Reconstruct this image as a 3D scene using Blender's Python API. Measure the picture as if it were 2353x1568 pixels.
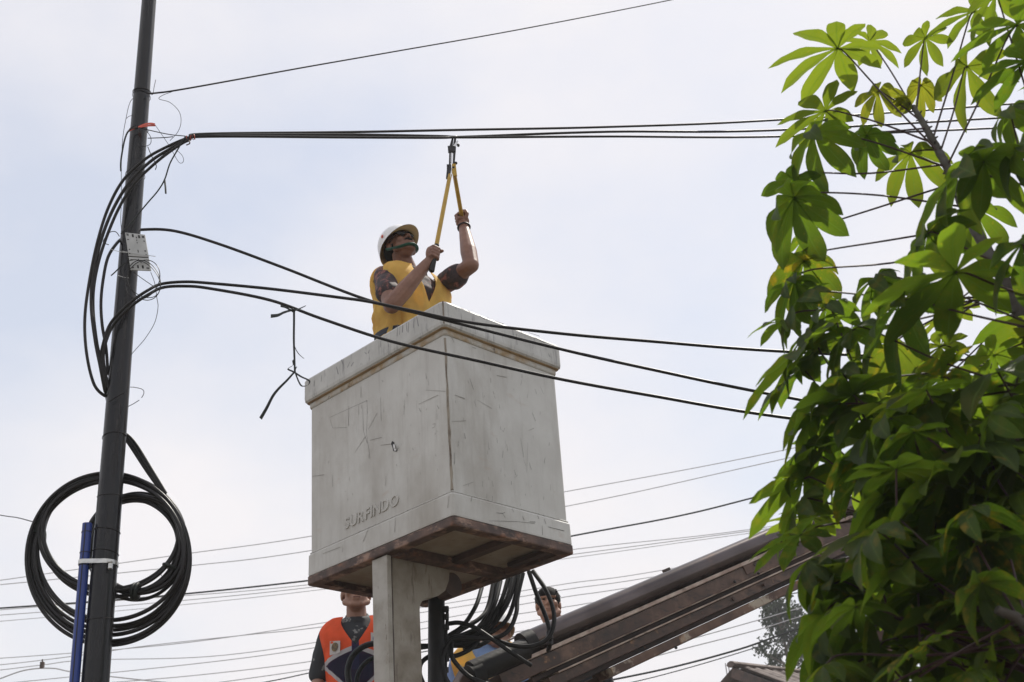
import bpy, bmesh, math, random
import numpy as np
from mathutils import Vector, Matrix, noise as mnoise

R = math.radians
random.seed(7)
for o in list(bpy.data.objects):
    bpy.data.objects.remove(o)
SC = bpy.context.scene
COL = SC.collection

# ------------------------------------------------------------------ camera
CAM_Z = 1.6
PITCH, ROLL, FOC = R(27.01), R(4.266), 1.247
fwd = Vector((0, math.cos(PITCH), math.sin(PITCH)))
up0 = Vector((0, -math.sin(PITCH), math.cos(PITCH)))
rt0 = Vector((1, 0, 0))
CRT = rt0 * math.cos(ROLL) - up0 * math.sin(ROLL)
CUP = rt0 * math.sin(ROLL) + up0 * math.cos(ROLL)
CPOS = Vector((0, 0, CAM_Z))
cd = bpy.data.cameras.new('camera')
cam = bpy.data.objects.new('camera', cd)
COL.objects.link(cam)
cam.matrix_world = Matrix(((CRT.x, CUP.x, -fwd.x, CPOS.x), (CRT.y, CUP.y, -fwd.y, CPOS.y), (CRT.z, CUP.z, -fwd.z, CPOS.z), (0, 0, 0, 1)))
cd.sensor_fit = 'HORIZONTAL'
cd.sensor_width = 36
cd.lens = 36 * FOC
cd.clip_end = 2000
cd.dof.use_dof = True
cd.dof.focus_distance = 7.1
cd.dof.aperture_fstop = 6.3
SC.camera = cam

# ------------------------------------------------------------------ sky, sun, exposure
SUN_EL, SUN_AZ = R(58), R(38)          # azimuth measured from +Y (away from the camera) towards +X
wd = bpy.data.worlds.new('World')
SC.world = wd
wd.use_nodes = True
nt = wd.node_tree
nt.nodes.clear()
out = nt.nodes.new('ShaderNodeOutputWorld')
bg = nt.nodes.new('ShaderNodeBackground')
sky = nt.nodes.new('ShaderNodeTexSky')
sky.sky_type = 'NISHITA'
sky.sun_disc = False
sky.sun_elevation = SUN_EL
sky.sun_rotation = SUN_AZ
sky.altitude = 0
sky.air_density = 1.5
sky.dust_density = 1.0
sky.ozone_density = 3.5
tc = nt.nodes.new('ShaderNodeTexCoord')
mp = nt.nodes.new('ShaderNodeMapping')
mp.inputs['Scale'].default_value = (1.0, 1.0, 1.7)
mp.inputs['Location'].default_value = (0.7, -2.24, -2.99)
n1 = nt.nodes.new('ShaderNodeTexNoise')
n1.inputs['Scale'].default_value = 1.9
n1.inputs['Detail'].default_value = 6
n1.inputs['Roughness'].default_value = 0.52
rmp = nt.nodes.new('ShaderNodeValToRGB')
rmp.color_ramp.elements[0].position = 0.36
rmp.color_ramp.elements[0].color = (0.55, 0.55, 0.55, 1)
rmp.color_ramp.elements[1].position = 0.64
rmp.color_ramp.elements[1].color = (1.0, 1.0, 1.0, 1)
mixc = nt.nodes.new('ShaderNodeMix')
mixc.data_type = 'RGBA'
mixc.inputs['B'].default_value = (7.2, 7.0, 7.15, 1)     # thin sunlit cloud and haze
nt.links.new(tc.outputs['Generated'], mp.inputs['Vector'])
nt.links.new(mp.outputs['Vector'], n1.inputs['Vector'])
nt.links.new(n1.outputs['Fac'], rmp.inputs['Fac'])
nt.links.new(rmp.outputs['Color'], mixc.inputs['Factor'])
nt.links.new(sky.outputs['Color'], mixc.inputs['A'])
nt.links.new(mixc.outputs['Result'], bg.inputs['Color'])
bg.inputs['Strength'].default_value = 0.132
nt.links.new(bg.outputs['Background'], out.inputs['Surface'])
sl = bpy.data.lights.new('sun', 'SUN')
sl.energy = 4.5
sl.angle = R(0.6)
sl.color = (1.0, 0.95, 0.86)
so = bpy.data.objects.new('sun', sl)
COL.objects.link(so)
sdir = Vector((math.sin(SUN_AZ) * math.cos(SUN_EL), math.cos(SUN_AZ) * math.cos(SUN_EL), math.sin(SUN_EL)))
so.rotation_euler = (-sdir).to_track_quat('-Z', 'Y').to_euler()
so.location = (0, 0, 30)
SC.view_settings.view_transform = 'Standard'
SC.view_settings.look = 'None'
SC.view_settings.exposure = 0.0
SC.view_settings.gamma = 1.0
SC.view_settings.use_curve_mapping = False
SC.cycles.max_bounces = 8
SC.cycles.transparent_max_bounces = 8

# ------------------------------------------------------------------ helpers
VW, VH = 2353.0, 1568.0


def ray(x, y):
    return fwd * (FOC * VW) + CRT * (x - VW / 2) + CUP * (VH / 2 - y)


def V(x, y, Y):
    """the point of the place that stands Y metres down the street, seen at x, y of a 2353 wide view"""
    d = ray(x, y)
    return CPOS + d * (Y / d.y)


def ray_plane(x, y, p, n):
    d = ray(x, y)
    return CPOS + d * ((p - CPOS).dot(n) / d.dot(n))


def link(name, me, mat=None, parent=None, smooth=False):
    ob = bpy.data.objects.new(name, me)
    COL.objects.link(ob)
    if mat is not None:
        for m in (mat if isinstance(mat, (list, tuple)) else [mat]):
            if len(me.materials) < (len(mat) if isinstance(mat, (list, tuple)) else 1):
                me.materials.append(m)
    if parent is not None:
        ob.parent = parent
        p = parent
        t = Vector(p.location)
        while p.parent:
            p = p.parent
        ob.matrix_parent_inverse = Matrix.Translation(-Vector(p.location)) if parent.type == 'EMPTY' else Matrix.Identity(4)
    if smooth and me.polygons:
        me.polygons.foreach_set('use_smooth', [True] * len(me.polygons))
        me.set_sharp_from_angle(angle=R(50))
    return ob


def thing(name, label, cat, loc=(0, 0, 0), group=None):
    o = bpy.data.objects.new(name, None)
    COL.objects.link(o)
    o.empty_display_size = 0.1
    o.location = loc
    return tag(o, label, cat, group)


def tag(o, label=None, cat=None, group=None, kind=None):
    if label: o['label'] = label
    if cat: o['category'] = cat
    if group: o['group'] = group
    if kind: o['kind'] = kind
    return o


class MB:
    """collects shapes into one mesh"""
    def __init__(self):
        self.v, self.f, self.mi, self.uv = [], [], [], None

    def add(self, vs, fs, mi=0):
        b = len(self.v)
        self.v += [tuple(p) for p in vs]
        self.f += [tuple(i + b for i in f) for f in fs]
        self.mi += [mi] * len(fs)
        return self

    def box(self, c, ax, ay, az, sx, sy, sz, mi=0):
        c = Vector(c)
        vs = []
        for k in (-1, 1):
            for j in (-1, 1):
                for i in (-1, 1):
                    vs.append(c + ax * (i * sx / 2) + ay * (j * sy / 2) + az * (k * sz / 2))
        self.add(vs, [(0, 2, 3, 1), (4, 5, 7, 6), (0, 1, 5, 4), (2, 6, 7, 3), (0, 4, 6, 2), (1, 3, 7, 5)], mi)
        return self

    def tube(self, pts, r, seg=8, mi=0, flat=1.0, closed=False):
        pts = [Vector(p) for p in pts]
        n = len(pts)
        rs = r if isinstance(r, (list, tuple)) else [r] * n
        tang = []
        for i in range(n):
            if closed:
                t = pts[(i + 1) % n] - pts[i - 1]
            else:
                t = pts[min(i + 1, n - 1)] - pts[max(i - 1, 0)]
            tang.append(t.normalized() if t.length > 1e-9 else Vector((0, 0, 1)))
        ref = Vector((0, 0, 1)) if abs(tang[0].z) < 0.9 else Vector((0, 1, 0))
        a = tang[0].cross(ref).normalized()
        vs, fs = [], []
        for i in range(n):
            t = tang[i]
            a = (a - t * a.dot(t)).normalized()
            b = t.cross(a)
            for k in range(seg):
                an = 2 * math.pi * k / seg
                vs.append(pts[i] + (a * math.cos(an) + b * (math.sin(an) * flat)) * rs[i])
        m = n if closed else n - 1
        for i in range(m):
            j = (i + 1) % n
            for k in range(seg):
                l = (k + 1) % seg
                fs.append((i * seg + k, i * seg + l, j * seg + l, j * seg + k))
        if not closed:
            fs.append(tuple(range(seg))[::-1])
            fs.append(tuple((n - 1) * seg + k for k in range(seg)))
        self.add(vs, fs, mi)
        return self

    def ell(self, c, r, M=None, nu=12, nv=8, mi=0):
        c = Vector(c)
        M = M or Matrix.Identity(3)
        vs, fs = [], []
        for j in range(1, nv):
            t = math.pi * j / nv
            for i in range(nu):
                p = 2 * math.pi * i / nu
                vs.append(c + M @ Vector((r[0] * math.sin(t) * math.cos(p), r[1] * math.sin(t) * math.sin(p), r[2] * math.cos(t))))
        top, bot = len(vs), len(vs) + 1
        vs += [c + M @ Vector((0, 0, r[2])), c - M @ Vector((0, 0, r[2]))]
        for j in range(nv - 2):
            for i in range(nu):
                k = (i + 1) % nu
                fs.append((j * nu + i, (j + 1) * nu + i, (j + 1) * nu + k, j * nu + k))
        for i in range(nu):
            k = (i + 1) % nu
            fs.append((top, i, k))
            fs.append((bot, (nv - 2) * nu + k, (nv - 2) * nu + i))
        self.add(vs, fs, mi)
        return self

    def cap(self, p1, r1, p2, r2, seg=12, mi=0):
        """tapered capsule"""
        p1, p2 = Vector(p1), Vector(p2)
        d = (p2 - p1)
        L = d.length
        d = d / L if L > 1e-9 else Vector((0, 0, 1))
        pts, rs = [], []
        for k in range(5):
            a = math.pi / 2 * k / 4
            pts.append(p1 - d * (r1 * math.cos(a))); rs.append(max(r1 * math.sin(a), 1e-4))
        for k in range(1, 6):
            t = k / 6
            pts.append(p1.lerp(p2, t)); rs.append(r1 + (r2 - r1) * t)
        for k in range(5):
            a = math.pi / 2 * (1 - k / 4)
            pts.append(p2 + d * (r2 * math.cos(a))); rs.append(max(r2 * math.sin(a), 1e-4))
        # tangents all along d
        ref = Vector((0, 0, 1)) if abs(d.z) < 0.9 else Vector((0, 1, 0))
        a_ = d.cross(ref).normalized(); b_ = d.cross(a_)
        vs, fs = [], []
        n = len(pts)
        for i in range(n):
            for k in range(seg):
                an = 2 * math.pi * k / seg
                vs.append(pts[i] + (a_ * math.cos(an) + b_ * math.sin(an)) * rs[i])
        for i in range(n - 1):
            for k in range(seg):
                l = (k + 1) % seg
                fs.append((i * seg + k, i * seg + l, (i + 1) * seg + l, (i + 1) * seg + k))
        fs.append(tuple(range(seg))[::-1]); fs.append(tuple((n - 1) * seg + k for k in range(seg)))
        self.add(vs, fs, mi)
        return self

    def mesh(self, name='m'):
        me = bpy.data.meshes.new(name)
        me.from_pydata(self.v, [], self.f)
        if any(self.mi):
            me.polygons.foreach_set('material_index', self.mi)
        me.update()
        return me

    def build(self, name, mat, parent=None, smooth=False, bevel=0, auto=None):
        me = self.mesh(name)
        bm = bmesh.new()
        bm.from_mesh(me)
        bmesh.ops.recalc_face_normals(bm, faces=bm.faces)
        if bevel:
            es = [e for e in bm.edges if len(e.link_faces) == 2 and e.calc_face_angle(0) > 0.5]
            bmesh.ops.bevel(bm, geom=es, offset=bevel, segments=2, profile=0.5, affect='EDGES')
        bm.to_mesh(me)
        bm.free()
        ob = link(name, me, mat, parent, smooth)
        return ob


def evald(me, mods, name):
    """apply modifiers to a mesh and give the result back as a new mesh"""
    tmp = bpy.data.objects.new('tmp', me)
    COL.objects.link(tmp)
    for typ, kw in mods:
        m = tmp.modifiers.new(typ, typ)
        for k, v in kw.items():
            setattr(m, k, v)
    dg = bpy.context.evaluated_depsgraph_get()
    res = bpy.data.meshes.new_from_object(tmp.evaluated_get(dg))
    res.name = name
    bpy.data.objects.remove(tmp)
    bpy.data.meshes.remove(me)
    return res


def remeshed(mb, name, mat, parent, voxel=0.007, smooth=4, disp=None):
    me = mb.mesh(name)
    bm = bmesh.new(); bm.from_mesh(me)
    bmesh.ops.recalc_face_normals(bm, faces=bm.faces)
    bm.to_mesh(me); bm.free()
    res = evald(me, [('REMESH', dict(mode='VOXEL', voxel_size=voxel, use_smooth_shade=True)),
                     ('SMOOTH', dict(factor=0.5, iterations=smooth))], name)
    if disp:
        amp, sc, st = disp
        nrm = [v.normal.copy() for v in res.vertices]
        for v, n in zip(res.vertices, nrm):
            p = v.co
            v.co = p + n * (amp * mnoise.noise(Vector((p.x * sc, p.y * sc, p.z * sc * st))))
    return link(name, res, mat, parent, True)


def crom(pts, k=8, closed=False):
    """Catmull-Rom samples through points"""
    pts = [Vector(p) for p in pts]
    n = len(pts)
    outp = []
    m = n if closed else n - 1
    for i in range(m):
        if closed:
            p0, p1, p2, p3 = pts[i - 1], pts[i], pts[(i + 1) % n], pts[(i + 2) % n]
        else:
            p1, p2 = pts[i], pts[i + 1]
            p0 = pts[i - 1] if i else p1 * 2 - p2
            p3 = pts[i + 2] if i + 2 < n else p2 * 2 - p1
        for j in range(k):
            t = j / k
            outp.append(0.5 * ((2 * p1) + (p2 - p0) * t + (2 * p0 - 5 * p1 + 4 * p2 - p3) * t * t + (3 * p1 - p0 - 3 * p2 + p3) * t ** 3))
    if not closed:
        outp.append(pts[-1])
    return outp


def path(pl, k=8):
    """pl: (x, y, Y) view points -> smooth world polyline"""
    return crom([V(*p) for p in pl], k)


# ------------------------------------------------------------------ materials
MATS = {}


def mat(name, base, rough=0.5, metal=0.0, var=0.0, vscale=8.0, bump=0.0, bscale=60.0, spec=0.5, col2=None, lo=0.4, hi=0.65, stretch=(1, 1, 1), detail=5):
    m = bpy.data.materials.new(name)
    m.use_nodes = True
    t = m.node_tree
    b = t.nodes['Principled BSDF']
    b.inputs['Base Color'].default_value = (*base, 1)
    b.inputs['Roughness'].default_value = rough
    b.inputs['Metallic'].default_value = metal
    b.inputs['Specular IOR Level'].default_value = spec
    co = t.nodes.new('ShaderNodeTexCoord')
    ma = t.nodes.new('ShaderNodeMapping')
    ma.inputs['Scale'].default_value = stretch
    t.links.new(co.outputs['Object'], ma.inputs['Vector'])
    if col2 is not None or var:
        n = t.nodes.new('ShaderNodeTexNoise')
        n.inputs['Scale'].default_value = vscale
        n.inputs['Detail'].default_value = detail
        n.inputs['Roughness'].default_value = 0.6
        t.links.new(ma.outputs['Vector'], n.inputs['Vector'])
        r = t.nodes.new('ShaderNodeValToRGB')
        c2 = col2 if col2 is not None else tuple(min(1, c * (1 + var)) for c in base)
        c1 = base if col2 is not None else tuple(c * (1 - var) for c in base)
        r.color_ramp.elements[0].position = lo
        r.color_ramp.elements[0].color = (*c1, 1)
        r.color_ramp.elements[1].position = hi
        r.color_ramp.elements[1].color = (*c2, 1)
        t.links.new(n.outputs['Fac'], r.inputs['Fac'])
        t.links.new(r.outputs['Color'], b.inputs['Base Color'])
    if bump:
        n2 = t.nodes.new('ShaderNodeTexNoise')
        n2.inputs['Scale'].default_value = bscale
        n2.inputs['Detail'].default_value = 4
        t.links.new(ma.outputs['Vector'], n2.inputs['Vector'])
        bp = t.nodes.new('ShaderNodeBump')
        bp.inputs['Strength'].default_value = bump
        bp.inputs['Distance'].default_value = 0.01
        t.links.new(n2.outputs['Fac'], bp.inputs['Height'])
        t.links.new(bp.outputs['Normal'], b.inputs['Normal'])
    MATS[name] = m
    return m


def add_layer(m, col, vscale, lo, hi, stretch=(1, 1, 1), amount=1.0, w=0.0, rot=(0, 0, 0)):
    """another noise-masked colour (stain, scratches) over a material's base colour"""
    t = m.node_tree
    b = t.nodes['Principled BSDF']
    inp = b.inputs['Base Color']
    mx = t.nodes.new('ShaderNodeMix')
    mx.data_type = 'RGBA'
    if inp.links:
        t.links.new(inp.links[0].from_socket, mx.inputs['A'])
    else:
        mx.inputs['A'].default_value = inp.default_value
    mx.inputs['B'].default_value = (*col, 1)
    co = t.nodes.new('ShaderNodeTexCoord')
    ma = t.nodes.new('ShaderNodeMapping')
    ma.inputs['Scale'].default_value = stretch
    ma.inputs['Rotation'].default_value = rot
    ma.inputs['Location'].default_value = (w, w * 0.7, w * 1.3)
    n = t.nodes.new('ShaderNodeTexNoise')
    n.inputs['Scale'].default_value = vscale
    n.inputs['Detail'].default_value = 6
    n.inputs['Roughness'].default_value = 0.65
    r = t.nodes.new('ShaderNodeMapRange')
    r.inputs['From Min'].default_value = lo
    r.inputs['From Max'].default_value = hi
    r.inputs['To Max'].default_value = amount
    t.links.new(co.outputs['Object'], ma.inputs['Vector'])
    t.links.new(ma.outputs['Vector'], n.inputs['Vector'])
    t.links.new(n.outputs['Fac'], r.inputs['Value'])
    t.links.new(r.outputs['Result'], mx.inputs['Factor'])
    t.links.new(mx.outputs['Result'], inp)
    return m


M_ground = mat('ground_dust', (0.10, 0.086, 0.07), 0.9, col2=(0.15, 0.13, 0.106), vscale=0.6)
M_cable = mat('cable_black', (0.008, 0.007, 0.007), 0.45, col2=(0.014, 0.012, 0.011), vscale=3, spec=0.3)
M_coil = mat('coil_black', (0.007, 0.006, 0.0065), 0.36, col2=(0.012, 0.010, 0.010), vscale=3, spec=0.35)
M_pole = mat('pole_black_paint', (0.006, 0.006, 0.007), 0.27, col2=(0.012, 0.0115, 0.013), spec=0.35, vscale=9, stretch=(6, 6, 0.6), bump=0.03, bscale=30)
add_layer(M_pole, (0.045, 0.04, 0.038), 10, 0.62, 0.72, (3, 3, 0.5), 0.8, 3)
add_layer(M_pole, (0.07, 0.045, 0.03), 26, 0.68, 0.74, (1, 1, 1), 0.8, 7)
M_thin = mat('thin_wire_dark', (0.025, 0.022, 0.022), 0.8, spec=0.1)
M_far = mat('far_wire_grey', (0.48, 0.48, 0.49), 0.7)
M_fardark = mat('far_wire_dark', (0.03, 0.035, 0.035), 0.5)
M_blue = mat('blue_pvc', (0.012, 0.035, 0.20), 0.4, col2=(0.022, 0.055, 0.27), vscale=7, stretch=(8, 8, 0.7))
M_steel = mat('steel_strap', (0.62, 0.61, 0.58), 0.32, 0.9, col2=(0.45, 0.44, 0.42), vscale=30)
M_plate = mat('grey_plastic', (0.50, 0.51, 0.50), 0.5, col2=(0.40, 0.41, 0.40), vscale=12)
M_dark = mat('dark_hole', (0.02, 0.02, 0.02), 0.7)
M_red = mat('red_tape', (0.62, 0.10, 0.06), 0.55, var=0.2)
M_tape = mat('black_tape', (0.012, 0.015, 0.013), 0.5, col2=(0.025, 0.03, 0.026), vscale=30, spec=0.3)
M_white = mat('bucket_white', (0.52, 0.51, 0.475), 0.5, col2=(0.60, 0.595, 0.56), vscale=3.0, bump=0.05, bscale=25)
add_layer(M_white, (0.27, 0.235, 0.185), 2.0, 0.48, 0.74, (1, 1, 0.45), 0.65, 3.1)
add_layer(M_white, (0.25, 0.225, 0.19), 7, 0.52, 0.72, (4, 4, 0.35), 0.25, 12.1)
add_layer(M_white, (0.16, 0.15, 0.14), 9, 0.67, 0.74, (5, 5, 0.5), 0.5, 9.7)
add_layer(M_white, (0.13, 0.12, 0.12), 60, 0.72, 0.76, (1, 1, 1), 0.7, 5.5)
add_layer(M_white, (0.42, 0.33, 0.26), 5, 0.64, 0.78, (1, 1, 2.6), 0.5, 1.3)
M_rim = mat('bucket_rim_white', (0.46, 0.455, 0.425), 0.5, col2=(0.57, 0.565, 0.535), vscale=5, bump=0.06, bscale=25)
add_layer(M_rim, (0.16, 0.15, 0.155), 8, 0.54, 0.70, (5, 5, 0.7), 0.7, 2.2)
add_layer(M_rim, (0.12, 0.11, 0.10), 40, 0.68, 0.74, (1, 1, 1), 0.7, 4.4)
M_tan = mat('rim_underside_rust', (0.36, 0.25, 0.13), 0.8, col2=(0.20, 0.12, 0.06), vscale=7, lo=0.45, hi=0.7)
add_layer(M_tan, (0.05, 0.035, 0.03), 12, 0.62, 0.70, (1, 1, 1), 0.8, 7)
M_stain = mat('rust_stained_white', (0.47, 0.46, 0.42), 0.7, col2=(0.34, 0.24, 0.13), vscale=6, lo=0.42, hi=0.58)
add_layer(M_stain, (0.05, 0.035, 0.03), 14, 0.63, 0.70, (1, 1, 1), 0.85, 2)
M_seam = mat('seam_sealant', (0.34, 0.30, 0.24), 0.8, col2=(0.12, 0.09, 0.07), vscale=9)
M_rust = mat('rusty_steel', (0.060, 0.036, 0.028), 0.62, col2=(0.15, 0.085, 0.06), vscale=9, bump=0.25, bscale=45)
add_layer(M_rust, (0.42, 0.27, 0.20), 9, 0.54, 0.66, (1, 1, 2.5), 0.75, 3)
add_layer(M_rust, (0.28, 0.12, 0.06), 7, 0.56, 0.66, (1, 1, 1.5), 0.6, 18)
add_layer(M_rust, (0.02, 0.014, 0.012), 5, 0.56, 0.66, (1, 1, 2), 0.8, 8)
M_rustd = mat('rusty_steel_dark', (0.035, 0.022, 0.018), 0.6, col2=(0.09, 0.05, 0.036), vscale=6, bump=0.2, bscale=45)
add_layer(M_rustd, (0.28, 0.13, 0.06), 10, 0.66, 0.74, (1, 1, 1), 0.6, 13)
M_floor = mat('bucket_floor_cream', (0.36, 0.31, 0.24), 0.75, col2=(0.24, 0.18, 0.13), vscale=4)
add_layer(M_floor, (0.06, 0.045, 0.035), 14, 0.62, 0.72, (1, 1, 1), 0.7, 8)
M_post = mat('post_grey_paint', (0.42, 0.40, 0.36), 0.5, col2=(0.27, 0.245, 0.20), vscale=5, bump=0.08, bscale=20)
add_layer(M_post, (0.10, 0.07, 0.05), 14, 0.62, 0.70, (2, 2, 0.7), 0.85, 6)
add_layer(M_post, (0.20, 0.15, 0.10), 4, 0.58, 0.75, (3, 3, 0.5), 0.6, 16)
M_postw = mat('post_web_shade_stained', (0.34, 0.31, 0.26), 0.55, col2=(0.17, 0.14, 0.10), vscale=4, lo=0.38, hi=0.66, bump=0.1, bscale=20)  # post paint with rust stains, darkened for the shade under the bucket
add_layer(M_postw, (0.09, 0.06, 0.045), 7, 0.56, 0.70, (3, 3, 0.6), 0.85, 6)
M_cyl = mat('cylinder_black', (0.007, 0.007, 0.007), 0.5, col2=(0.016, 0.013, 0.011), vscale=9, spec=0.3, bump=0.15, bscale=40)
M_tube = mat('boom_cylinder_steel', (0.075, 0.062, 0.060), 0.19, 0.85, col2=(0.12, 0.10, 0.098), vscale=3, stretch=(1, 1, 1))
add_layer(M_tube, (0.20, 0.13, 0.09), 5, 0.6, 0.72, (1, 1, 1), 0.5, 3)
M_beam = mat('boom_brown_steel', (0.040, 0.021, 0.013), 0.5, col2=(0.085, 0.043, 0.026), vscale=5, bump=0.12, bscale=30)
add_layer(M_beam, (0.30, 0.15, 0.06), 9, 0.64, 0.72, (1, 1, 1), 0.8, 4)
add_layer(M_beam, (0.19, 0.11, 0.07), 5, 0.52, 0.66, (1, 1, 1), 0.7, 14)
add_layer(M_beam, (0.012, 0.009, 0.008), 12, 0.55, 0.68, (1, 1, 3), 0.8, 24)
M_flange = mat('boom_flange_worn', (0.30, 0.21, 0.165), 0.36, col2=(0.52, 0.43, 0.36), vscale=9, bump=0.1)
add_layer(M_flange, (0.06, 0.035, 0.025), 7, 0.55, 0.68, (1, 1, 1), 0.8, 4)
M_plateb = mat('boom_bottom_plate', (0.075, 0.042, 0.03), 0.6, col2=(0.16, 0.09, 0.06), vscale=5, bump=0.15)
add_layer(M_plateb, (0.42, 0.36, 0.28), 3.4, 0.56, 0.62, (1, 1, 1), 0.85, 11)
add_layer(M_plateb, (0.36, 0.17, 0.06), 6, 0.60, 0.70, (1, 1, 1), 0.8, 21)
M_rubber = mat('hose_rubber', (0.009, 0.009, 0.009), 0.5, var=0.3, spec=0.3)
M_skin = mat('skin_brown', (0.185, 0.084, 0.052), 0.5, col2=(0.25, 0.125, 0.08), vscale=14, bump=0.05, bscale=160)
M_skin2 = mat('skin_tan', (0.27, 0.14, 0.092), 0.52, col2=(0.32, 0.175, 0.12), vscale=14, bump=0.05, bscale=160)
M_hair = mat('hair_black', (0.010, 0.008, 0.007), 0.75, spec=0.12)
M_lens = mat('glasses_black', (0.008, 0.008, 0.010), 0.15)
M_green = mat('strap_green', (0.006, 0.085, 0.06), 0.5)
M_helm = mat('helmet_white', (0.78, 0.78, 0.78), 0.3, var=0.05)
M_pants = mat('trousers_dark', (0.03, 0.035, 0.05), 0.8)
M_shoe = mat('shoe_black', (0.015, 0.013, 0.012), 0.5)
M_strapw = mat('watch_strap', (0.02, 0.016, 0.02), 0.5)
M_tooly = mat('tool_yellow', (0.50, 0.31, 0.03), 0.4, col2=(0.42, 0.25, 0.03), vscale=20)
M_toolb = mat('tool_black_steel', (0.035, 0.033, 0.034), 0.38, 0.5)
M_tools = mat('tool_bright_steel', (0.6, 0.6, 0.6), 0.25, 1.0)
M_grip = mat('tool_grip', (0.012, 0.012, 0.012), 0.6)
M_bark = mat('cassava_stem', (0.055, 0.045, 0.035), 0.7, col2=(0.10, 0.095, 0.085), vscale=20, bump=0.2)
M_pet = mat('petiole_maroon', (0.045, 0.018, 0.020), 0.45, var=0.3)
M_letter = M_white
M_roof = mat('roof_sheet', (0.15, 0.115, 0.10), 0.8, col2=(0.09, 0.065, 0.055), vscale=1.2)
M_wall = mat('house_wall', (0.45, 0.42, 0.38), 0.8, var=0.15, vscale=1)
M_bark2 = mat('far_bark', (0.10, 0.08, 0.06), 0.9)
M_truck = mat('truck_paint', (0.35, 0.30, 0.05), 0.4)
M_tyre = mat('tyre', (0.02, 0.02, 0.02), 0.8)


def helmet_inner():
    m = mat('helmet_lining', (0.70, 0.55, 0.30), 0.6)
    return m


M_hin = helmet_inner()


def cloth(name, base, trans, rough=0.7, bump=0.3, bscale=22, mixf=0.35):
    """thin fabric that lets light through"""
    m = mat(name, base, rough, var=0.12, vscale=9, bump=bump, bscale=bscale, spec=0.25)
    t = m.node_tree
    b = t.nodes['Principled BSDF']
    tr = t.nodes.new('ShaderNodeBsdfTranslucent')
    tr.inputs['Color'].default_value = (*trans, 1)
    mx = t.nodes.new('ShaderNodeMixShader')
    mx.inputs['Fac'].default_value = mixf
    o = t.nodes['Material Output']
    t.links.new(b.outputs['BSDF'], mx.inputs[1])
    t.links.new(tr.outputs['BSDF'], mx.inputs[2])
    t.links.new(mx.outputs['Shader'], o.inputs['Surface'])
    return m


M_vesty = cloth('vest_yellow', (0.95, 0.68, 0.19), (1.0, 0.64, 0.14), bump=0.9, bscale=11, mixf=0.5)
M_batik = mat('shirt_batik', (0.045, 0.026, 0.028), 0.75, col2=(0.24, 0.085, 0.07), vscale=22, lo=0.52, hi=0.60)
add_layer(M_batik, (0.02, 0.018, 0.02), 40, 0.5, 0.56, (1, 1, 1), 0.8, 5)
M_camo = mat('shirt_camouflage', (0.022, 0.025, 0.03), 0.75, col2=(0.22, 0.22, 0.21), vscale=15, lo=0.58, hi=0.62)
M_bluesh = mat('shirt_light_blue', (0.22, 0.34, 0.62), 0.75, var=0.15)
M_blacksh = mat('shirt_dark', (0.02, 0.022, 0.028), 0.8)


def orange_vest_material(zc, cx):
    """orange hi-vis cloth, navy chevron panel edged with white bands (printed cloth)"""
    m = cloth('vest_orange', (0.92, 0.125, 0.04), (0.95, 0.12, 0.03), bump=0.6, bscale=14, mixf=0.25)
    t = m.node_tree
    b = t.nodes['Principled BSDF']
    co = t.nodes.new('ShaderNodeTexCoord')
    sp = t.nodes.new('ShaderNodeSeparateXYZ')
    t.links.new(co.outputs['UV'], sp.inputs['Vector'])

    def math_(op, a, c=None):
        n = t.nodes.new('ShaderNodeMath'); n.operation = op
        for i, s in enumerate((a, c)):
            if s is None: continue
            if isinstance(s, (int, float)): n.inputs[i].default_value = s
            else: t.links.new(s, n.inputs[i])
        return n.outputs[0]
    ax = math_('ABSOLUTE', sp.outputs['X'])
    upper = math_('SUBTRACT', sp.outputs['Y'], math_('ADD', math_('MULTIPLY', ax, -0.42), 0.335))   # upper band edge drops to the sides
    lower = math_('SUBTRACT', sp.outputs['Y'], math_('ADD', math_('MULTIPLY', ax, 1.0), 0.055))     # lower band edge rises to the sides
    isorange = math_('MAXIMUM', math_('GREATER_THAN', upper, 0.0), math_('LESS_THAN', lower, 0.0))
    band = math_('MAXIMUM', math_('LESS_THAN', math_('ABSOLUTE', upper), 0.015), math_('LESS_THAN', math_('ABSOLUTE', lower), 0.013))
    zip_ = math_('MULTIPLY', math_('LESS_THAN', ax, 0.014), math_('GREATER_THAN', sp.outputs['Y'], 0.2))
    m1 = t.nodes.new('ShaderNodeMix'); m1.data_type = 'RGBA'
    m1.inputs['A'].default_value = (0.016, 0.018, 0.05, 1)
    src = b.inputs['Base Color'].links[0].from_socket
    t.links.new(src, m1.inputs['B']); t.links.new(isorange, m1.inputs['Factor'])
    m2 = t.nodes.new('ShaderNodeMix'); m2.data_type = 'RGBA'
    t.links.new(m1.outputs['Result'], m2.inputs['A']); m2.inputs['B'].default_value = (0.55, 0.55, 0.56, 1)
    t.links.new(band, m2.inputs['Factor'])
    m3 = t.nodes.new('ShaderNodeMix'); m3.data_type = 'RGBA'
    t.links.new(m2.outputs['Result'], m3.inputs['A']); m3.inputs['B'].default_value = (0.02, 0.03, 0.08, 1)
    t.links.new(zip_, m3.inputs['Factor'])
    t.links.new(m3.outputs['Result'], b.inputs['Base Color'])
    return m


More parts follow.
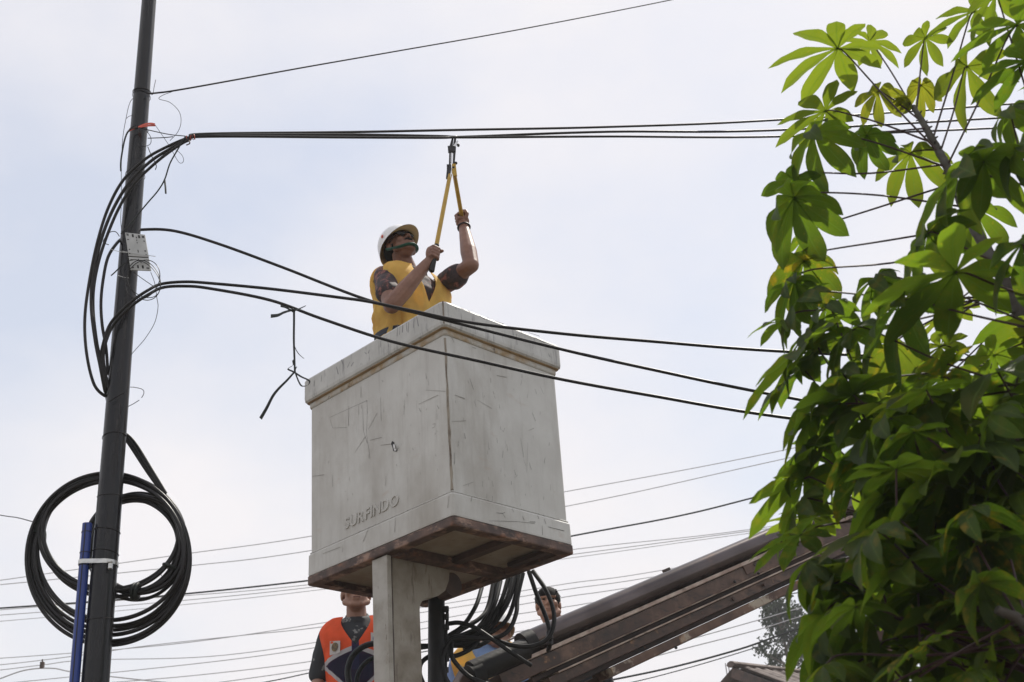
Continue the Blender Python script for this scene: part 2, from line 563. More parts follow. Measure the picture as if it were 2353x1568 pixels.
def leaf_material():
    m = bpy.data.materials.new('cassava_leaf')
    m.use_nodes = True
    t = m.node_tree
    b = t.nodes['Principled BSDF']
    b.inputs['Roughness'].default_value = 0.5
    b.inputs['Specular IOR Level'].default_value = 0.25
    uv = t.nodes.new('ShaderNodeTexCoord')
    sp = t.nodes.new('ShaderNodeSeparateXYZ')
    t.links.new(uv.outputs['UV'], sp.inputs['Vector'])
    oi = t.nodes.new('ShaderNodeObjectInfo')

    def N(op, a, c=None):
        n = t.nodes.new('ShaderNodeMath'); n.operation = op
        for i, s in enumerate((a, c)):
            if s is None: continue
            if isinstance(s, (int, float)): n.inputs[i].default_value = s
            else: t.links.new(s, n.inputs[i])
        return n.outputs[0]

    def mix(a, c, f):
        n = t.nodes.new('ShaderNodeMix'); n.data_type = 'RGBA'
        for k, s in (('A', a), ('B', c)):
            if isinstance(s, tuple): n.inputs[k].default_value = (*s, 1)
            else: t.links.new(s, n.inputs[k])
        if isinstance(f, (int, float)): n.inputs['Factor'].default_value = f
        else: t.links.new(f, n.inputs['Factor'])
        return n.outputs['Result']
    # object colour alpha-free: use obj.color.r as age (0 fresh dark, 1 yellowing)
    sc = t.nodes.new('ShaderNodeSeparateColor')
    t.links.new(oi.outputs['Color'], sc.inputs['Color'])
    age = sc.outputs['Red']
    no = t.nodes.new('ShaderNodeTexNoise'); no.inputs['Scale'].default_value = 26; no.inputs['Detail'].default_value = 5
    t.links.new(uv.outputs['Object'], no.inputs['Vector'])
    no2 = t.nodes.new('ShaderNodeTexNoise'); no2.inputs['Scale'].default_value = 5; no2.inputs['Detail'].default_value = 3
    t.links.new(uv.outputs['Object'], no2.inputs['Vector'])
    ax = N('ABSOLUTE', sp.outputs['X'])
    rib = N('LESS_THAN', ax, 0.055)
    # side veins: stripes slanting from the midrib
    ph = N('ADD', N('MULTIPLY', sp.outputs['Y'], 85.0), N('MULTIPLY', ax, -26.0))
    vein = N('MULTIPLY', N('GREATER_THAN', N('SINE', ph), 0.93), 0.35)
    vn = N('MAXIMUM', N('MULTIPLY', rib, 0.75), vein)
    spot = t.nodes.new('ShaderNodeMapRange')
    spot.inputs['From Min'].default_value = 0.64; spot.inputs['From Max'].default_value = 0.72
    t.links.new(no.outputs['Fac'], spot.inputs['Value'])
    pat = t.nodes.new('ShaderNodeMapRange')
    pat.inputs['From Min'].default_value = 0.5; pat.inputs['From Max'].default_value = 0.7
    t.links.new(no2.outputs['Fac'], pat.inputs['Value'])
    yel = N('MINIMUM', N('ADD', N('MULTIPLY', pat.outputs['Result'], N('MULTIPLY', age, 0.9)), N('MULTIPLY', spot.outputs['Result'], N('ADD', N('MULTIPLY', age, 0.6), 0.25))), 1.0)
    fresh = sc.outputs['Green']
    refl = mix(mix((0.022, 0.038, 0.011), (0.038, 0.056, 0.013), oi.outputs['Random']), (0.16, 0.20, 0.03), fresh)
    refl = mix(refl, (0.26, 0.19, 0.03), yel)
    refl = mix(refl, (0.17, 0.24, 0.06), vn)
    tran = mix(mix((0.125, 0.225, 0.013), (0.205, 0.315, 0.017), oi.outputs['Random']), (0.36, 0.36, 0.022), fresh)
    tran = mix(tran, (0.55, 0.36, 0.02), yel)
    tran = mix(tran, (0.10, 0.20, 0.01), N('MULTIPLY', vn, 0.8))
    t.links.new(refl, b.inputs['Base Color'])
    tr = t.nodes.new('ShaderNodeBsdfTranslucent')
    t.links.new(tran, tr.inputs['Color'])
    mx = t.nodes.new('ShaderNodeMixShader')
    mx.inputs['Fac'].default_value = 0.55
    bp = t.nodes.new('ShaderNodeBump')
    bp.inputs['Strength'].default_value = 0.25
    bp.inputs['Distance'].default_value = 0.004
    t.links.new(vn, bp.inputs['Height'])
    t.links.new(bp.outputs['Normal'], b.inputs['Normal'])
    t.links.new(b.outputs['BSDF'], mx.inputs[1])
    t.links.new(tr.outputs['BSDF'], mx.inputs[2])
    t.links.new(mx.outputs['Shader'], t.nodes['Material Output'].inputs['Surface'])
    return m


M_leaf = leaf_material()
M_farleaf = cloth('far_foliage', (0.030, 0.046, 0.024), (0.04, 0.06, 0.02), bump=0, mixf=0.2)

X, Yv, Z = Vector((1, 0, 0)), Vector((0, 1, 0)), Vector((0, 0, 1))

# ------------------------------------------------------------------ the setting
g = MB().add([(-600, -300, 0), (600, -300, 0), (600, 900, 0), (-600, 900, 0)], [(0, 1, 2, 3)]).build('ground', M_ground)
tag(g, 'dusty asphalt ground below the street scene', None, kind='structure')


# house with a corrugated metal roof, far right
def house():
    A = V(1688, 1534, 24.0)                       # left end of the ridge
    B = V(2060, 1496, 27.0)
    B.z = A.z
    rd = (B - A); L = 9.0; rd.normalize()
    dn = Vector((rd.y, -rd.x, 0))                 # towards the camera
    if dn.y > 0: dn = -dn
    slope = R(27)
    sd = dn * math.cos(slope) - Z * math.sin(slope)
    sn = dn * math.sin(slope) + Z * math.cos(slope)
    root = thing('house', 'house under a weathered corrugated metal roof behind the leafy shrub', 'house', (A.x, A.y, 0))
    run = 4.2
    w = 0.95
    k = int(L / w)
    for side in (0, 1):
        d2 = dn if side == 0 else -dn
        s2 = d2 * math.cos(slope) - Z * math.sin(slope)
        n2 = d2 * math.sin(slope) + Z * math.cos(slope)
        for row in range(2 if side == 0 else 1):
            r0, r1 = (0, run) if side else (row * run / 2 - (0.06 if row else 0), (row + 1) * run / 2)
            lift = 0.0 if side else (0.03 if row == 0 else 0.0)
            for i in range(k):
                mb = MB(); vs = []; fs = []
                n = 24
                for j in range(n + 1):
                    u_ = i * w + j * w / n * 1.02
                    h = 0.03 * math.cos(j / n * 2 * math.pi * 4) + lift
                    for r_ in (r0, r1):
                        vs.append(A + rd * u_ + s2 * r_ + n2 * h)
                for j in range(n):
                    fs.append((2 * j, 2 * j + 1, 2 * j + 3, 2 * j + 2))
                mb.add(vs, fs)
                mb.build('roof_sheet', M_roof, root, True)
    cap = MB().tube([A + Z * 0.05 - rd * 0.1, A + Z * 0.05 + rd * (k * w + 0.1)], 0.10, 8, flat=0.6)
    cap.build('ridge_cap', M_roof, root, True)
    wl = MB()
    eave = A + sd * run
    mid = A + rd * (L / 2)
    wl.box(Vector((mid.x, mid.y, (eave.z - 0.1) / 2)), rd, dn, Z, L - 0.9, 2 * run * math.cos(slope) - 0.9, eave.z - 0.1)
    wl.build('wall', M_wall, root)
    for e in (0.35, L - 0.6):
        gp = MB()
        c = A + rd * e
        f_ = dn * (run * math.cos(slope) - 0.3); hz = Z * (run * math.sin(slope) - 0.1)
        t_ = rd * 0.2
        vs = [c - Z * 0.12, c - Z * 0.12 + f_ - hz, c - Z * 0.12 - f_ - hz]
        gp.add(vs + [v + t_ for v in vs], [(0, 1, 2), (5, 4, 3), (0, 3, 4, 1), (1, 4, 5, 2), (2, 5, 3, 0)])
        gp.build('gable', M_wall, root)
    bb = MB().box(A + sd * (run / 2) - sn * 0.10 - rd * 0.03, sd, rd, sn, run, 0.05, 0.18)
    bb.build('barge_board', M_rustd, root)
    # lattice mast next to the gable
    base = V(1673, 1568, 24.5); top = V(1672, 1524, 24.5)
    rt = thing('lattice_mast', 'thin lattice mast beside the gable of the corrugated roof', 'mast', (base.x, base.y, 0))
    for dx, dy in ((0, 0), (0.14, 0), (0.07, 0.12)):
        MB().tube([Vector((base.x + dx, base.y + dy, 0)), Vector((base.x + dx, base.y + dy, top.z))], 0.012, 6).build('leg', M_far, rt)
    z = 1.0
    br = MB()
    while z < top.z - 0.3:
        br.tube([Vector((base.x, base.y, z)), Vector((base.x + 0.14, base.y, z + 0.15))], 0.008, 4)
        br.tube([Vector((base.x + 0.14, base.y, z + 0.15)), Vector((base.x, base.y, z + 0.3))], 0.008, 4)
        z += 0.3
    tag(br.build('bracing', M_far, rt), kind='stuff')


house()


def far_tree():
    c = V(1800, 1462, 46.0)
    root = thing('broadleaf_tree', 'distant dark green tree rising behind the corrugated roof', 'tree', (c.x, c.y, 0))
    rnd = random.Random(3)
    tr = MB().tube(crom([(c.x, c.y, 0), (c.x + .1, c.y, c.z * 0.5), (c.x, c.y, c.z + 0.6)]), [0.28 - 0.25 * i / 16 for i in range(17)], 10)
    tr.build('trunk', M_bark2, root, True)
    cr = MB()
    clumps = []
    for i in range(64):
        h = rnd.random()
        zz = c.z - 3.6 + 5.1 * h
        wd_ = 0.25 + 1.75 * (1 - h) ** 0.75
        a = rnd.random() * 6.28
        rr_ = wd_ * (0.35 + 0.65 * rnd.random())
        clumps.append((Vector((c.x + rr_ * math.cos(a), c.y + rr_ * math.sin(a), zz)), 0.22 + 0.33 * rnd.random()))
    br = MB()
    for p, s in clumps[::2]:
        br.tube([Vector((c.x, c.y, p.z - 0.7)), p], [0.04, 0.012], 5)
    br.build('limbs', M_bark2, root)
    for p, s in clumps:
        for k in range(95):
            d = Vector((rnd.gauss(0, 1), rnd.gauss(0, 1), rnd.gauss(0, .8)))
            q = p + d.normalized() * s * rnd.random() ** 0.5 * 1.15
            n = Vector((rnd.gauss(0, 1), rnd.gauss(0, 1), rnd.gauss(0, 1) + .6)).normalized()
            a = n.orthogonal().normalized(); b = n.cross(a)
            l = 0.055 + 0.06 * rnd.random()
            cr.add([q - a * l, q - b * l * .5, q + a * l, q + b * l * .5], [(0, 1, 2, 3)])
    cr.build('crown', M_farleaf, root)


far_tree()


# ------------------------------------------------------------------ far wires across the sky
def extend(pl, n0=0, n1=0):
    return pl


def wire(name, label, cat, pl, r, m, group=None, seg=6, k=8):
    o = MB().tube(path(pl, k), r, seg).build(name, m, None, True)
    return tag(o, label, cat, group)


FW = 'thin wires far behind across the sky'
far = [
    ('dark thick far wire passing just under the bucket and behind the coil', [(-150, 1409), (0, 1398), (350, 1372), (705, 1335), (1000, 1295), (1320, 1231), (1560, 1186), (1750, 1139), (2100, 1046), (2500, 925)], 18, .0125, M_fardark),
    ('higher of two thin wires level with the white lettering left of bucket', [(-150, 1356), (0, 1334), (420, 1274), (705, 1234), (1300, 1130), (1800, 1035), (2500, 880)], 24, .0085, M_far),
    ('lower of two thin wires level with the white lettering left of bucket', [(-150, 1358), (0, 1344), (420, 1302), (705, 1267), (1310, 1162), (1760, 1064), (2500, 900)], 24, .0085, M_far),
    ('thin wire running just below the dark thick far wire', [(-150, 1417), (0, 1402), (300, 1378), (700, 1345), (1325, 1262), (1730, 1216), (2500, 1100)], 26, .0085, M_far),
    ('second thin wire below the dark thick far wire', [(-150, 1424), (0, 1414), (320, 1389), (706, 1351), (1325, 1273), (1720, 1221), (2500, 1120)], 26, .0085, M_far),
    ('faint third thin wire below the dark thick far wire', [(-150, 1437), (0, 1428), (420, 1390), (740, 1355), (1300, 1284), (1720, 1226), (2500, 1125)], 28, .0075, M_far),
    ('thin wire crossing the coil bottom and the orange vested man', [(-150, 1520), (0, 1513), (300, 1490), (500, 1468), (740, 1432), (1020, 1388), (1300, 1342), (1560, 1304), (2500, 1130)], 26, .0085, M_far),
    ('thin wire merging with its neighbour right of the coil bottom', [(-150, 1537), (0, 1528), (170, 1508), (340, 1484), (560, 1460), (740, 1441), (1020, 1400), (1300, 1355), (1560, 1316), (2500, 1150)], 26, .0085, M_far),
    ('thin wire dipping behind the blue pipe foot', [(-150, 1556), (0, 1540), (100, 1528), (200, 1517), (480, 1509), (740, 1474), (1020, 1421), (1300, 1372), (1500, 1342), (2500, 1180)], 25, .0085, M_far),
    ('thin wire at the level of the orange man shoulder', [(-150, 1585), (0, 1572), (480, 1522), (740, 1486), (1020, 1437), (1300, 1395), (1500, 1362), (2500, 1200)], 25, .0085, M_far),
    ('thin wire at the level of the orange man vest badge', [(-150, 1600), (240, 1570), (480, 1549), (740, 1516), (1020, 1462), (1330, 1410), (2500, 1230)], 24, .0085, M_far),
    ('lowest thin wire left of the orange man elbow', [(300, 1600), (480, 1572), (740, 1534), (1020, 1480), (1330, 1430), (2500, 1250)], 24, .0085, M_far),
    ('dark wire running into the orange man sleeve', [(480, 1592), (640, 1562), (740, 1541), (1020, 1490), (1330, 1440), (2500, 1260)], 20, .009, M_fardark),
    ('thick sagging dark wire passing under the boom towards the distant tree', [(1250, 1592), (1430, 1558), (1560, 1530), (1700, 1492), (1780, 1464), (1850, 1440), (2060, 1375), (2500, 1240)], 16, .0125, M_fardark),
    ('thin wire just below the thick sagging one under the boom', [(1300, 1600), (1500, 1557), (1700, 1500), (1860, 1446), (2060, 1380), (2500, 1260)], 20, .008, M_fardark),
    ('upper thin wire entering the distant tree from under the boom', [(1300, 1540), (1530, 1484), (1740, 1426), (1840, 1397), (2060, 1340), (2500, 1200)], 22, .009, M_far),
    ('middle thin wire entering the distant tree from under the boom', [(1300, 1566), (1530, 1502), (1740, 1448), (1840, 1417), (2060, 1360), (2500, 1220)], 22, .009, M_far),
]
for lab, pts, Y, r, m in far:
    wire('overhead_wire', lab, 'wire', [(x, y, Y) for x, y in pts], r, m, FW)
# slack wire with a small clip, bottom left corner
sw = thing('slack_wire', 'slack arched wire with a small clip at the bottom left corner', 'wire', V(98, 1535, 20))
MB().tube(path([(-100, 1600, 20), (0, 1560, 20), (60, 1540, 20), (120, 1536, 20), (170, 1545, 20), (300, 1560, 20), (420, 1572, 20), (560, 1580, 20)]), .010, 6).build('strand', M_far, sw, True)
MB().box(V(97, 1529, 20), X, Yv, Z, .06, .06, .10).box(V(97, 1521, 20), X, Yv, Z, .02, .02, .08).build('clip', M_rustd, sw, bevel=.006)

# ------------------------------------------------------------------ utility pole
PY = 5.6


def pole_c(y):      # centre line in view px
    return 342.5 + (219 - 342.5) * (y / 1568.0)


pb, pt = V(pole_c(1568), 1568, PY), V(pole_c(0), 0, PY)
axis = (pt - pb).normalized()
p0 = pb - axis * (pb.z / axis.z)
pole_top = pt + axis * 0.9
pole = thing('utility_pole', 'tall black steel utility pole wrapped with loose cables', 'utility pole', p0)


def pr(z):          # radius at height
    return 0.0605 - 0.0165 * max(0, min(1, (z - pb.z) / (pt.z - pb.z)))


def pc(z):
    return p0 + axis * ((z - p0.z) / axis.z)


def py_z(y):        # height of the axis at view y
    return V(pole_c(y), y, PY).z


zj = [0.0, py_z(1110), py_z(410), py_z(212), pole_top.z]
for i in range(4):
    za, zb = zj[i], zj[i + 1]
    n = 14
    MB().tube([pc(za + (zb - za) * k / n) for k in range(n + 1)], [pr(za + (zb - za) * k / n) - 0.0012 * i for k in range(n + 1)], 28).build('pole_section', M_pole, pole, True)
for y, rr_ in ((212, .0022), (222, .0016), (300, .002), (404, .0016), (1006, .0016), (1142, .0016), (1222, .0022), (1272, .002), (1425, .0016)):
    z = py_z(y)
    c = pc(z); r = pr(z) + .001
    ring = []
    for k in range(28):
        a = 2 * math.pi * k / 28
        ring.append(c + X * (r * math.cos(a)) + Yv * (r * math.sin(a)) + Z * (0.008 * math.cos(a + y)))
    MB().tube(ring, rr_, 5, closed=True).build('wire_wrap', M_thin, pole, True)

# blue conduit strapped to the pole
BPY = PY - 0.035
ba, bb_ = V(201, 1204, BPY), V(171, 1568, BPY)
bd = (bb_ - ba).normalized()
bfoot = ba + bd * ((ba.z - 0.02) / -bd.z)
bp = thing('blue_conduit', 'blue plastic conduit strapped along the lower pole', 'conduit', bfoot)
br_ = 0.0225
mb = MB()
seg = 24
n = 24
vs = []; fs = []
sidev = bd.cross(Yv).normalized(); fr = sidev.cross(bd).normalized()
for layer, rr_ in ((0, br_), (1, br_ - .004)):
    for i in range(n + 1):
        p = ba.lerp(bfoot, i / n)
        for k in range(seg):
            a = 2 * math.pi * k / seg
            vs.append(p + sidev * (rr_ * math.cos(a)) + fr * (rr_ * math.sin(a)))
m_ = (n + 1) * seg
for layer in (0, 1):
    for i in range(n):
        for k in range(seg):
            l = (k + 1) % seg
            b0 = layer * m_
            fs.append((b0 + i * seg + k, b0 + i * seg + l, b0 + (i + 1) * seg + l, b0 + (i + 1) * seg + k))
for k in range(seg):
    l = (k + 1) % seg
    fs.append((k, l, m_ + l, m_ + k))
mb.add(vs, fs).build('pipe', M_blue, bp, True)
MB().box((ba + bfoot) / 2 - Yv * (br_ + .0005) + sidev * .001 * 0, bd, sidev, fr, (ba - bfoot).length - .01, .0045, .003).build('seam', M_dark, bp)
for y in (1224, 1271, 1300):
    t = (y - 1204) / (1568 - 1204)
    c = V(201 - 30 * t, y, BPY)
    MB().tube([c + sidev * ((br_ + .001) * math.cos(a)) + fr * ((br_ + .001) * math.sin(a)) for a in [2 * math.pi * k / 20 for k in range(20)]], .0018, 5, closed=True).build('binding_wire', M_dark, bp, True)

# steel strap round pole and conduit
st = thing('steel_strap', 'shiny steel band clamp holding the blue conduit to the pole', 'clamp', V(225, 1297, PY - .06))
zc = py_z(1298)
c1 = pc(zc); r1 = pr(zc) + .0025
tt = (1292 - 1204) / 364
c2 = V(201 - 30 * tt, 1293, BPY); r2 = br_ + .0025
d12 = Vector((c2.x - c1.x, c2.y - c1.y, 0)); D = d12.length; d12.normalize()
nrm = Vector((-d12.y, d12.x, 0))
al = math.acos((r1 - r2) / D)
loop = []
for k in range(25):
    a = al + (2 * math.pi - 2 * al) * k / 24
    loop.append((c1 + d12 * (r1 * math.cos(a)) + nrm * (r1 * math.sin(a)), a, 0))
for k in range(11):
    a = -al + 2 * al * k / 10
    loop.append((Vector((c2.x, c2.y, c2.z)) + d12 * (r2 * math.cos(a)) + nrm * (r2 * math.sin(a)), a, 1))
vs = []; fs = []
for p, a, w_ in loop:
    o_ = d12 * math.cos(a) + nrm * math.sin(a)
    for dz, dr in ((-.010, 0), (.010, 0), (.010, .0015), (-.010, .0015)):
        vs.append(p + Z * dz + o_ * dr)
n = len(loop)
for i in range(n):
    j = (i + 1) % n
    for k in range(4):
        l = (k + 1) % 4
        fs.append((4 * i + k, 4 * i + l, 4 * j + l, 4 * j + k))
MB().add(vs, fs).build('band', M_steel, st)
bk = V(254, 1298, PY - .064)
MB().box(bk, X, Yv, Z, .018, .010, .042).box(bk + Vector((0, -.008, .014)), X, Yv, Z, .024, .012, .010).box(bk + Vector((.002, -.008, -.016)), X, Yv, Z, .016, .01, .008).build('buckle', M_steel, st, bevel=.0015)

# ------------------------------------------------------------------ cables
YF = PY - .075     # in front of the pole
YB = PY + .075
CR = .0078
CG = 'thick black cables slung from the pole'


def cable(lab, pl, r=CR, m=None, name='cable', grp=CG, k=8):
    return wire(name, lab, 'cable', pl, r, m or M_cable, grp, 10, k)


# lower end of the bundle passes behind the pole into the coil
def low_end(i):
    o = i * 6
    return [(243 + o * .3, 900, PY + .01), (252 + o * .3, 945, YB), (270 + o * .4, 985, YB + .01), (296 + o, 1020 - o * .4, YB + .01), (338 + o * .9, 1084 - o * .3, YB + .02), (374 + o * .6, 1134, YB + .03)]


top1 = [(433, 317, YF + .02), (478, 308, 5.62), (800, 304, 6.2), (1050, 299, 6.62), (1400, 292, 7.1), (1770, 277, 7.6), (2353, 237, 8.5), (2700, 205, 9.0)]
top2 = [(433, 320, YF + .02), (478, 312, 5.62), (800, 310, 6.15), (1000, 313, 6.48), (1043, 315, 6.53), (1090, 314, 6.6), (1400, 303, 7.0), (1770, 300, 7.6), (2353, 268, 8.5), (2700, 244, 9.0)]
top3 = [(433, 323, YF + .02), (478, 314, 5.62), (800, 316, 6.12), (1000, 317, 6.42), (1043, 316, 6.5), (1100, 316, 6.56), (1400, 314, 6.95), (1800, 314, 7.5), (2353, 292, 8.4), (2700, 275, 9.0)]
cable('topmost taut cable of the three crossing above the worker', low_end(0)[::-1] + [(241, 935 - 25, PY - .01), (216, 883, YF + .03), (199, 812, YF), (195, 731, YF), (206, 643, YF), (225, 552, YF), (250, 475, YF), (285, 412, YF - .01), (334, 366, YF - .01), (383, 338, YF)] + top1)
cable('middle taut cable crossing above the worker, beside the cutter jaws', low_end(1)[::-1] + [(241, 897, PY - .02), (230, 840, YF + .02), (219, 784, YF), (210, 707, YF), (213, 643, YF), (230, 560, YF), (258, 485, YF), (297, 420, YF - .012), (345, 372, YF - .01), (390, 343, YF)] + top2, .0085)
cable('lowest taut cable crossing above the worker, gripped by the cutter jaws', low_end(2)[::-1] + [(243, 890, PY - .03), (233, 835, YF + .02), (222, 784, YF + .01), (214, 707, YF + .01), (218, 643, YF), (236, 570, YF), (270, 485, YF), (306, 426, YF - .02), (348, 383, YF - .02), (393, 347, YF - .005)] + top3)
cable('black cable arching from behind the white plate down past the rim corner', [(248, 862, PY - .02), (244, 802, YF + .03), (235, 749, YF + .01), (232, 696, YF), (237, 643, YF), (248, 592, YF), (268, 560, YF + .02), (285, 545, YB - .01), (300, 535, YB), (330, 528, YB), (400, 531, PY), (500, 560, PY), (650, 615, PY - .02), (840, 688, PY - .05), (1000, 730, PY - .08), (1290, 803, PY - .1), (1500, 850, PY - .1), (1780, 908, PY), (2353, 1012, PY + .2), (2600, 1050, PY + .3)])
cable('black cable sweeping level then behind the worker elbow side of bucket', [(245, 888, PY - .03), (233, 826, YF + .02), (237, 791, YF), (251, 749, YF), (276, 717, YF - .02), (308, 689, YF - .02), (339, 668, YF), (371, 653, PY - .02), (424, 648, PY), (480, 651, PY), (620, 664, PY - .02), (780, 684, PY - .06), (850, 694, PY - .08), (960, 717, PY - .1), (1090, 743, PY - .1), (1300, 768, PY - .08), (1500, 785, PY), (1750, 805, PY + .1), (2089, 822, PY + .2), (2353, 832, PY + .3), (2600, 838, PY + .4)])
cable('lowest black cable crossing the white bucket face', [(249, 892, PY - .03), (238, 832, YF + .02), (241, 795, YF), (256, 755, YF), (280, 724, YF - .02), (312, 696, YF - .02), (343, 676, YF), (375, 661, PY - .02), (424, 658, PY), (480, 663, PY), (620, 690, PY - .04), (740, 733, PY - .08), (900, 785, PY - .12), (1100, 830, PY - .14), (1290, 872, PY - .12), (1500, 910, PY - .1), (1790, 958, PY), (2353, 1027, PY + .2), (2600, 1055, PY + .3)])

# ---- cable coil
coil_c = V(250, 1290, YB)
coil = thing('cable_coil', 'big coil of spare black cable hung behind the pole', 'cable coil', coil_c)


def c4(x, y):
    return 36.8 + .3258 * x, 1057 + .3258 * y


rings = [(650, 700, 578, 608), (655, 690, 562, 585), (662, 690, 548, 548), (668, 672, 538, 532), (672, 648, 520, 520), (668, 640, 518, 492),
         (655, 525, 490, 405), (668, 520, 478, 392), (690, 540, 500, 425), (850, 612, 358, 372), (845, 598, 340, 352), (842, 592, 322, 330), (838, 600, 300, 312), (852, 590, 346, 342), (835, 604, 312, 322)]
rnd = random.Random(11)
for i, (cx, cy, rx, ry) in enumerate(rings):
    pts = []
    ph = rnd.random() * 6
    ty, tz = rnd.uniform(-.03, .03), rnd.uniform(-.03, .03)
    w1, w2 = rnd.uniform(-9, 9), rnd.uniform(-9, 9)
    for k in range(26):
        a = 2 * math.pi * k / 26
        x = cx + rx * math.cos(a) + w1 * math.cos(2 * a + ph)
        y = cy + ry * math.sin(a) + w2 * math.sin(3 * a + ph)
        vx, vy = c4(x, y)
        pts.append(V(vx, vy, YB + .012 * (i % 5) + .012 + ty * math.cos(a) + tz * math.sin(a) * .5 + (.02 if i > 8 else 0)))
    MB().tube(crom(pts, 4, True), (.0102 if i % 3 else .0088), 8, closed=True).build('loop', M_coil, coil, True)


def wrap(c, tdir, r, w, m, parent, name='tape_wrap', seg=14):
    t = tdir.normalized()
    MB().tube([c - t * w / 2, c - t * w * .25, c + t * w * .25, c + t * w / 2], [r * .92, r, r * 1.0, r * .93], seg).build(name, m, parent, True)


for (x, y), (tx, ty_), r, w_ in (((165, 470), (-.25, 1), .030, .075), ((180, 550), (-.05, 1), .022, .06), ((830, 930), (1, .05), .042, .012), ((855, 930), (1, .05), .043, .012), ((1095, 760), (-.5, 1), .045, .014)):
    vx, vy = c4(x, y)
    c = V(vx, vy, YB + .04)
    t = V(vx + tx * 10, vy + ty_ * 10, YB + .04) - c
    wrap(c, t, r, w_, M_tape, coil, 'binding')
vx, vy = c4(1015, 800)
MB().tube(path([(vx + 4, vy + 6, YB + .01), (vx, vy, YB), (vx - 2, vy - 5, YB)], 3), .002, 5).build('tie_end', M_dark, coil)
wire('drop_wire', 'thin black wire reaching the coil from the left edge', 'wire', [(-120, 1162, 7.5), (0, 1184, 6.5), (40, 1190, 6.1), (78, 1200, YB + .03)], .003, M_cable)

# ---- thin upper wire and loose ends on the pole
wire('guy_wire', 'thin single wire rising from the pole to the top edge', 'wire', [(338, 214, PY - .06), (360, 214, PY - .02), (440, 202, 5.7), (700, 155, 6.6), (900, 120, 7.3), (1200, 67, 8.4), (1543, 0, 9.6), (1900, -75, 11)], .0048, M_thin)
LG = 'loose thin wires hanging on the pole'


def c2p(x, y, Y=None):
    return (165.4 + .3517 * x, 165.4 + .3517 * y, YF if Y is None else Y)


loose = [
    ('curling thin wire right of the pole top below the single wire', [(660, 128), (590, 155), (570, 178), (640, 200), (700, 260), (712, 330), (690, 395), (640, 450)], .0016, 5.6),
    ('short straight wire end sticking up beside the pole top', [(515, 150), (530, 145), (535, 110), (547, 52)], .0016, None),
    ('thin wire sagging down the left side of the pole top', [(405, 165), (375, 210), (350, 320), (330, 450), (322, 640), (324, 820), (318, 960), (325, 1050)], .0016, None),
    ('little hooked wire end left of the pole top', [(400, 285), (375, 290), (355, 305)], .0014, None),
    ('thin wire pair stretched between red tape and cable clip, upper', [(440, 365), (520, 385), (640, 410), (740, 420)], .0026, None),
    ('thin brown wire stretched level between pole and cable clip', [(495, 434), (600, 430), (660, 424)], .0026, None),
    ('thin loop of wire hanging below the cable clip', [(545, 350), (600, 430), (640, 490), (690, 580), (715, 597), (730, 575), (710, 535), (650, 490)], .0014, None),
    ('thin curved wire dropping right of the red tape', [(490, 390), (515, 430), (508, 475), (440, 495)], .0018, None),
    ('short dangling wire with a knotted end under the curved cables', [(495, 490), (520, 550), (550, 610), (545, 640)], .0024, None),
    ('black twisted strip slanting from cable clip down to the white plate', [(740, 425), (690, 510), (640, 600), (605, 705), (560, 780), (500, 850), (450, 910), (390, 985), (320, 1060)], .0040, None),
    ('black frayed strip end hanging below the twisted strip', [(605, 705), (610, 750), (613, 795)], .0050, None),
    ('thick frayed black strip hanging on the left of the pole', [(435, 365), (375, 382), (345, 440), (325, 540), (318, 600), (319, 648)], .0048, None),
    ('small curled wire sticking out left of the white plate', [(310, 1075), (285, 1045), (245, 1050), (215, 1085), (205, 1115), (240, 1130)], .0022, None),
    ('black split wire ends poking out left below the white plate', [(345, 1250), (310, 1280), (280, 1310), (255, 1332)], .0034, None),
    ('thin wire from the plate corner down to the cable bend', [(400, 1305), (450, 1345), (530, 1400)], .0020, None),
    ('thin wire falling in a long curve right of the pole', [(515, 1310), (540, 1380), (555, 1480), (562, 1540), (540, 1640), (480, 1740), (420, 1810), (385, 1850)], .0016, None),
    ('bent stub of wire right of the pole at mid height', [(380, 2060), (410, 2062), (460, 2075), (470, 2100), (455, 2130)], .0018, PY),
    ('straight stub of wire poking right of the pole at mid height', [(360, 2190), (400, 2170), (440, 2145)], .0018, PY - .06),
    ('straight stub of wire poking left of the pole at mid height', [(245, 2155), (290, 2125), (340, 2098)], .0026, None),
    ('thin wire running down the left flank of the lower pole', [(322, 2190), (305, 2330), (298, 2450), (296, 2620)], .0014, None),
]
for lab, pts, r, Y in loose:
    wire('loose_wire', lab, 'wire', [c2p(x, y, Y) for x, y in pts], r, M_tape if r > .003 else M_thin, LG, 5, 6)
# wire clip binding on the cables
cl = thing('wire_binding', 'thin reddish wire binding twisted round the top cables near the pole', 'binding', V(437, 318, YF))
for k in range(6):
    x = 427 + k * 4
    c = V(x, 319 - k * .8, YF + .02)
    MB().tube([c + Vector((.004 * math.sin(k * 2 + a), .014 * math.cos(a), .014 * math.sin(a))) for a in [2 * math.pi * j / 12 for j in range(12)]], .0018, 4, closed=True).build('turn', M_red if k % 2 else M_thin, cl, True)
MB().tube(path([(434, 322, YF), (436, 330, YF), (428, 334, YF)], 3), .0035, 5).build('tail', M_rust, cl)
# red tape
rt = thing('red_tape', 'torn orange red tape tied round the pole', 'tape', V(332, 292, YF))


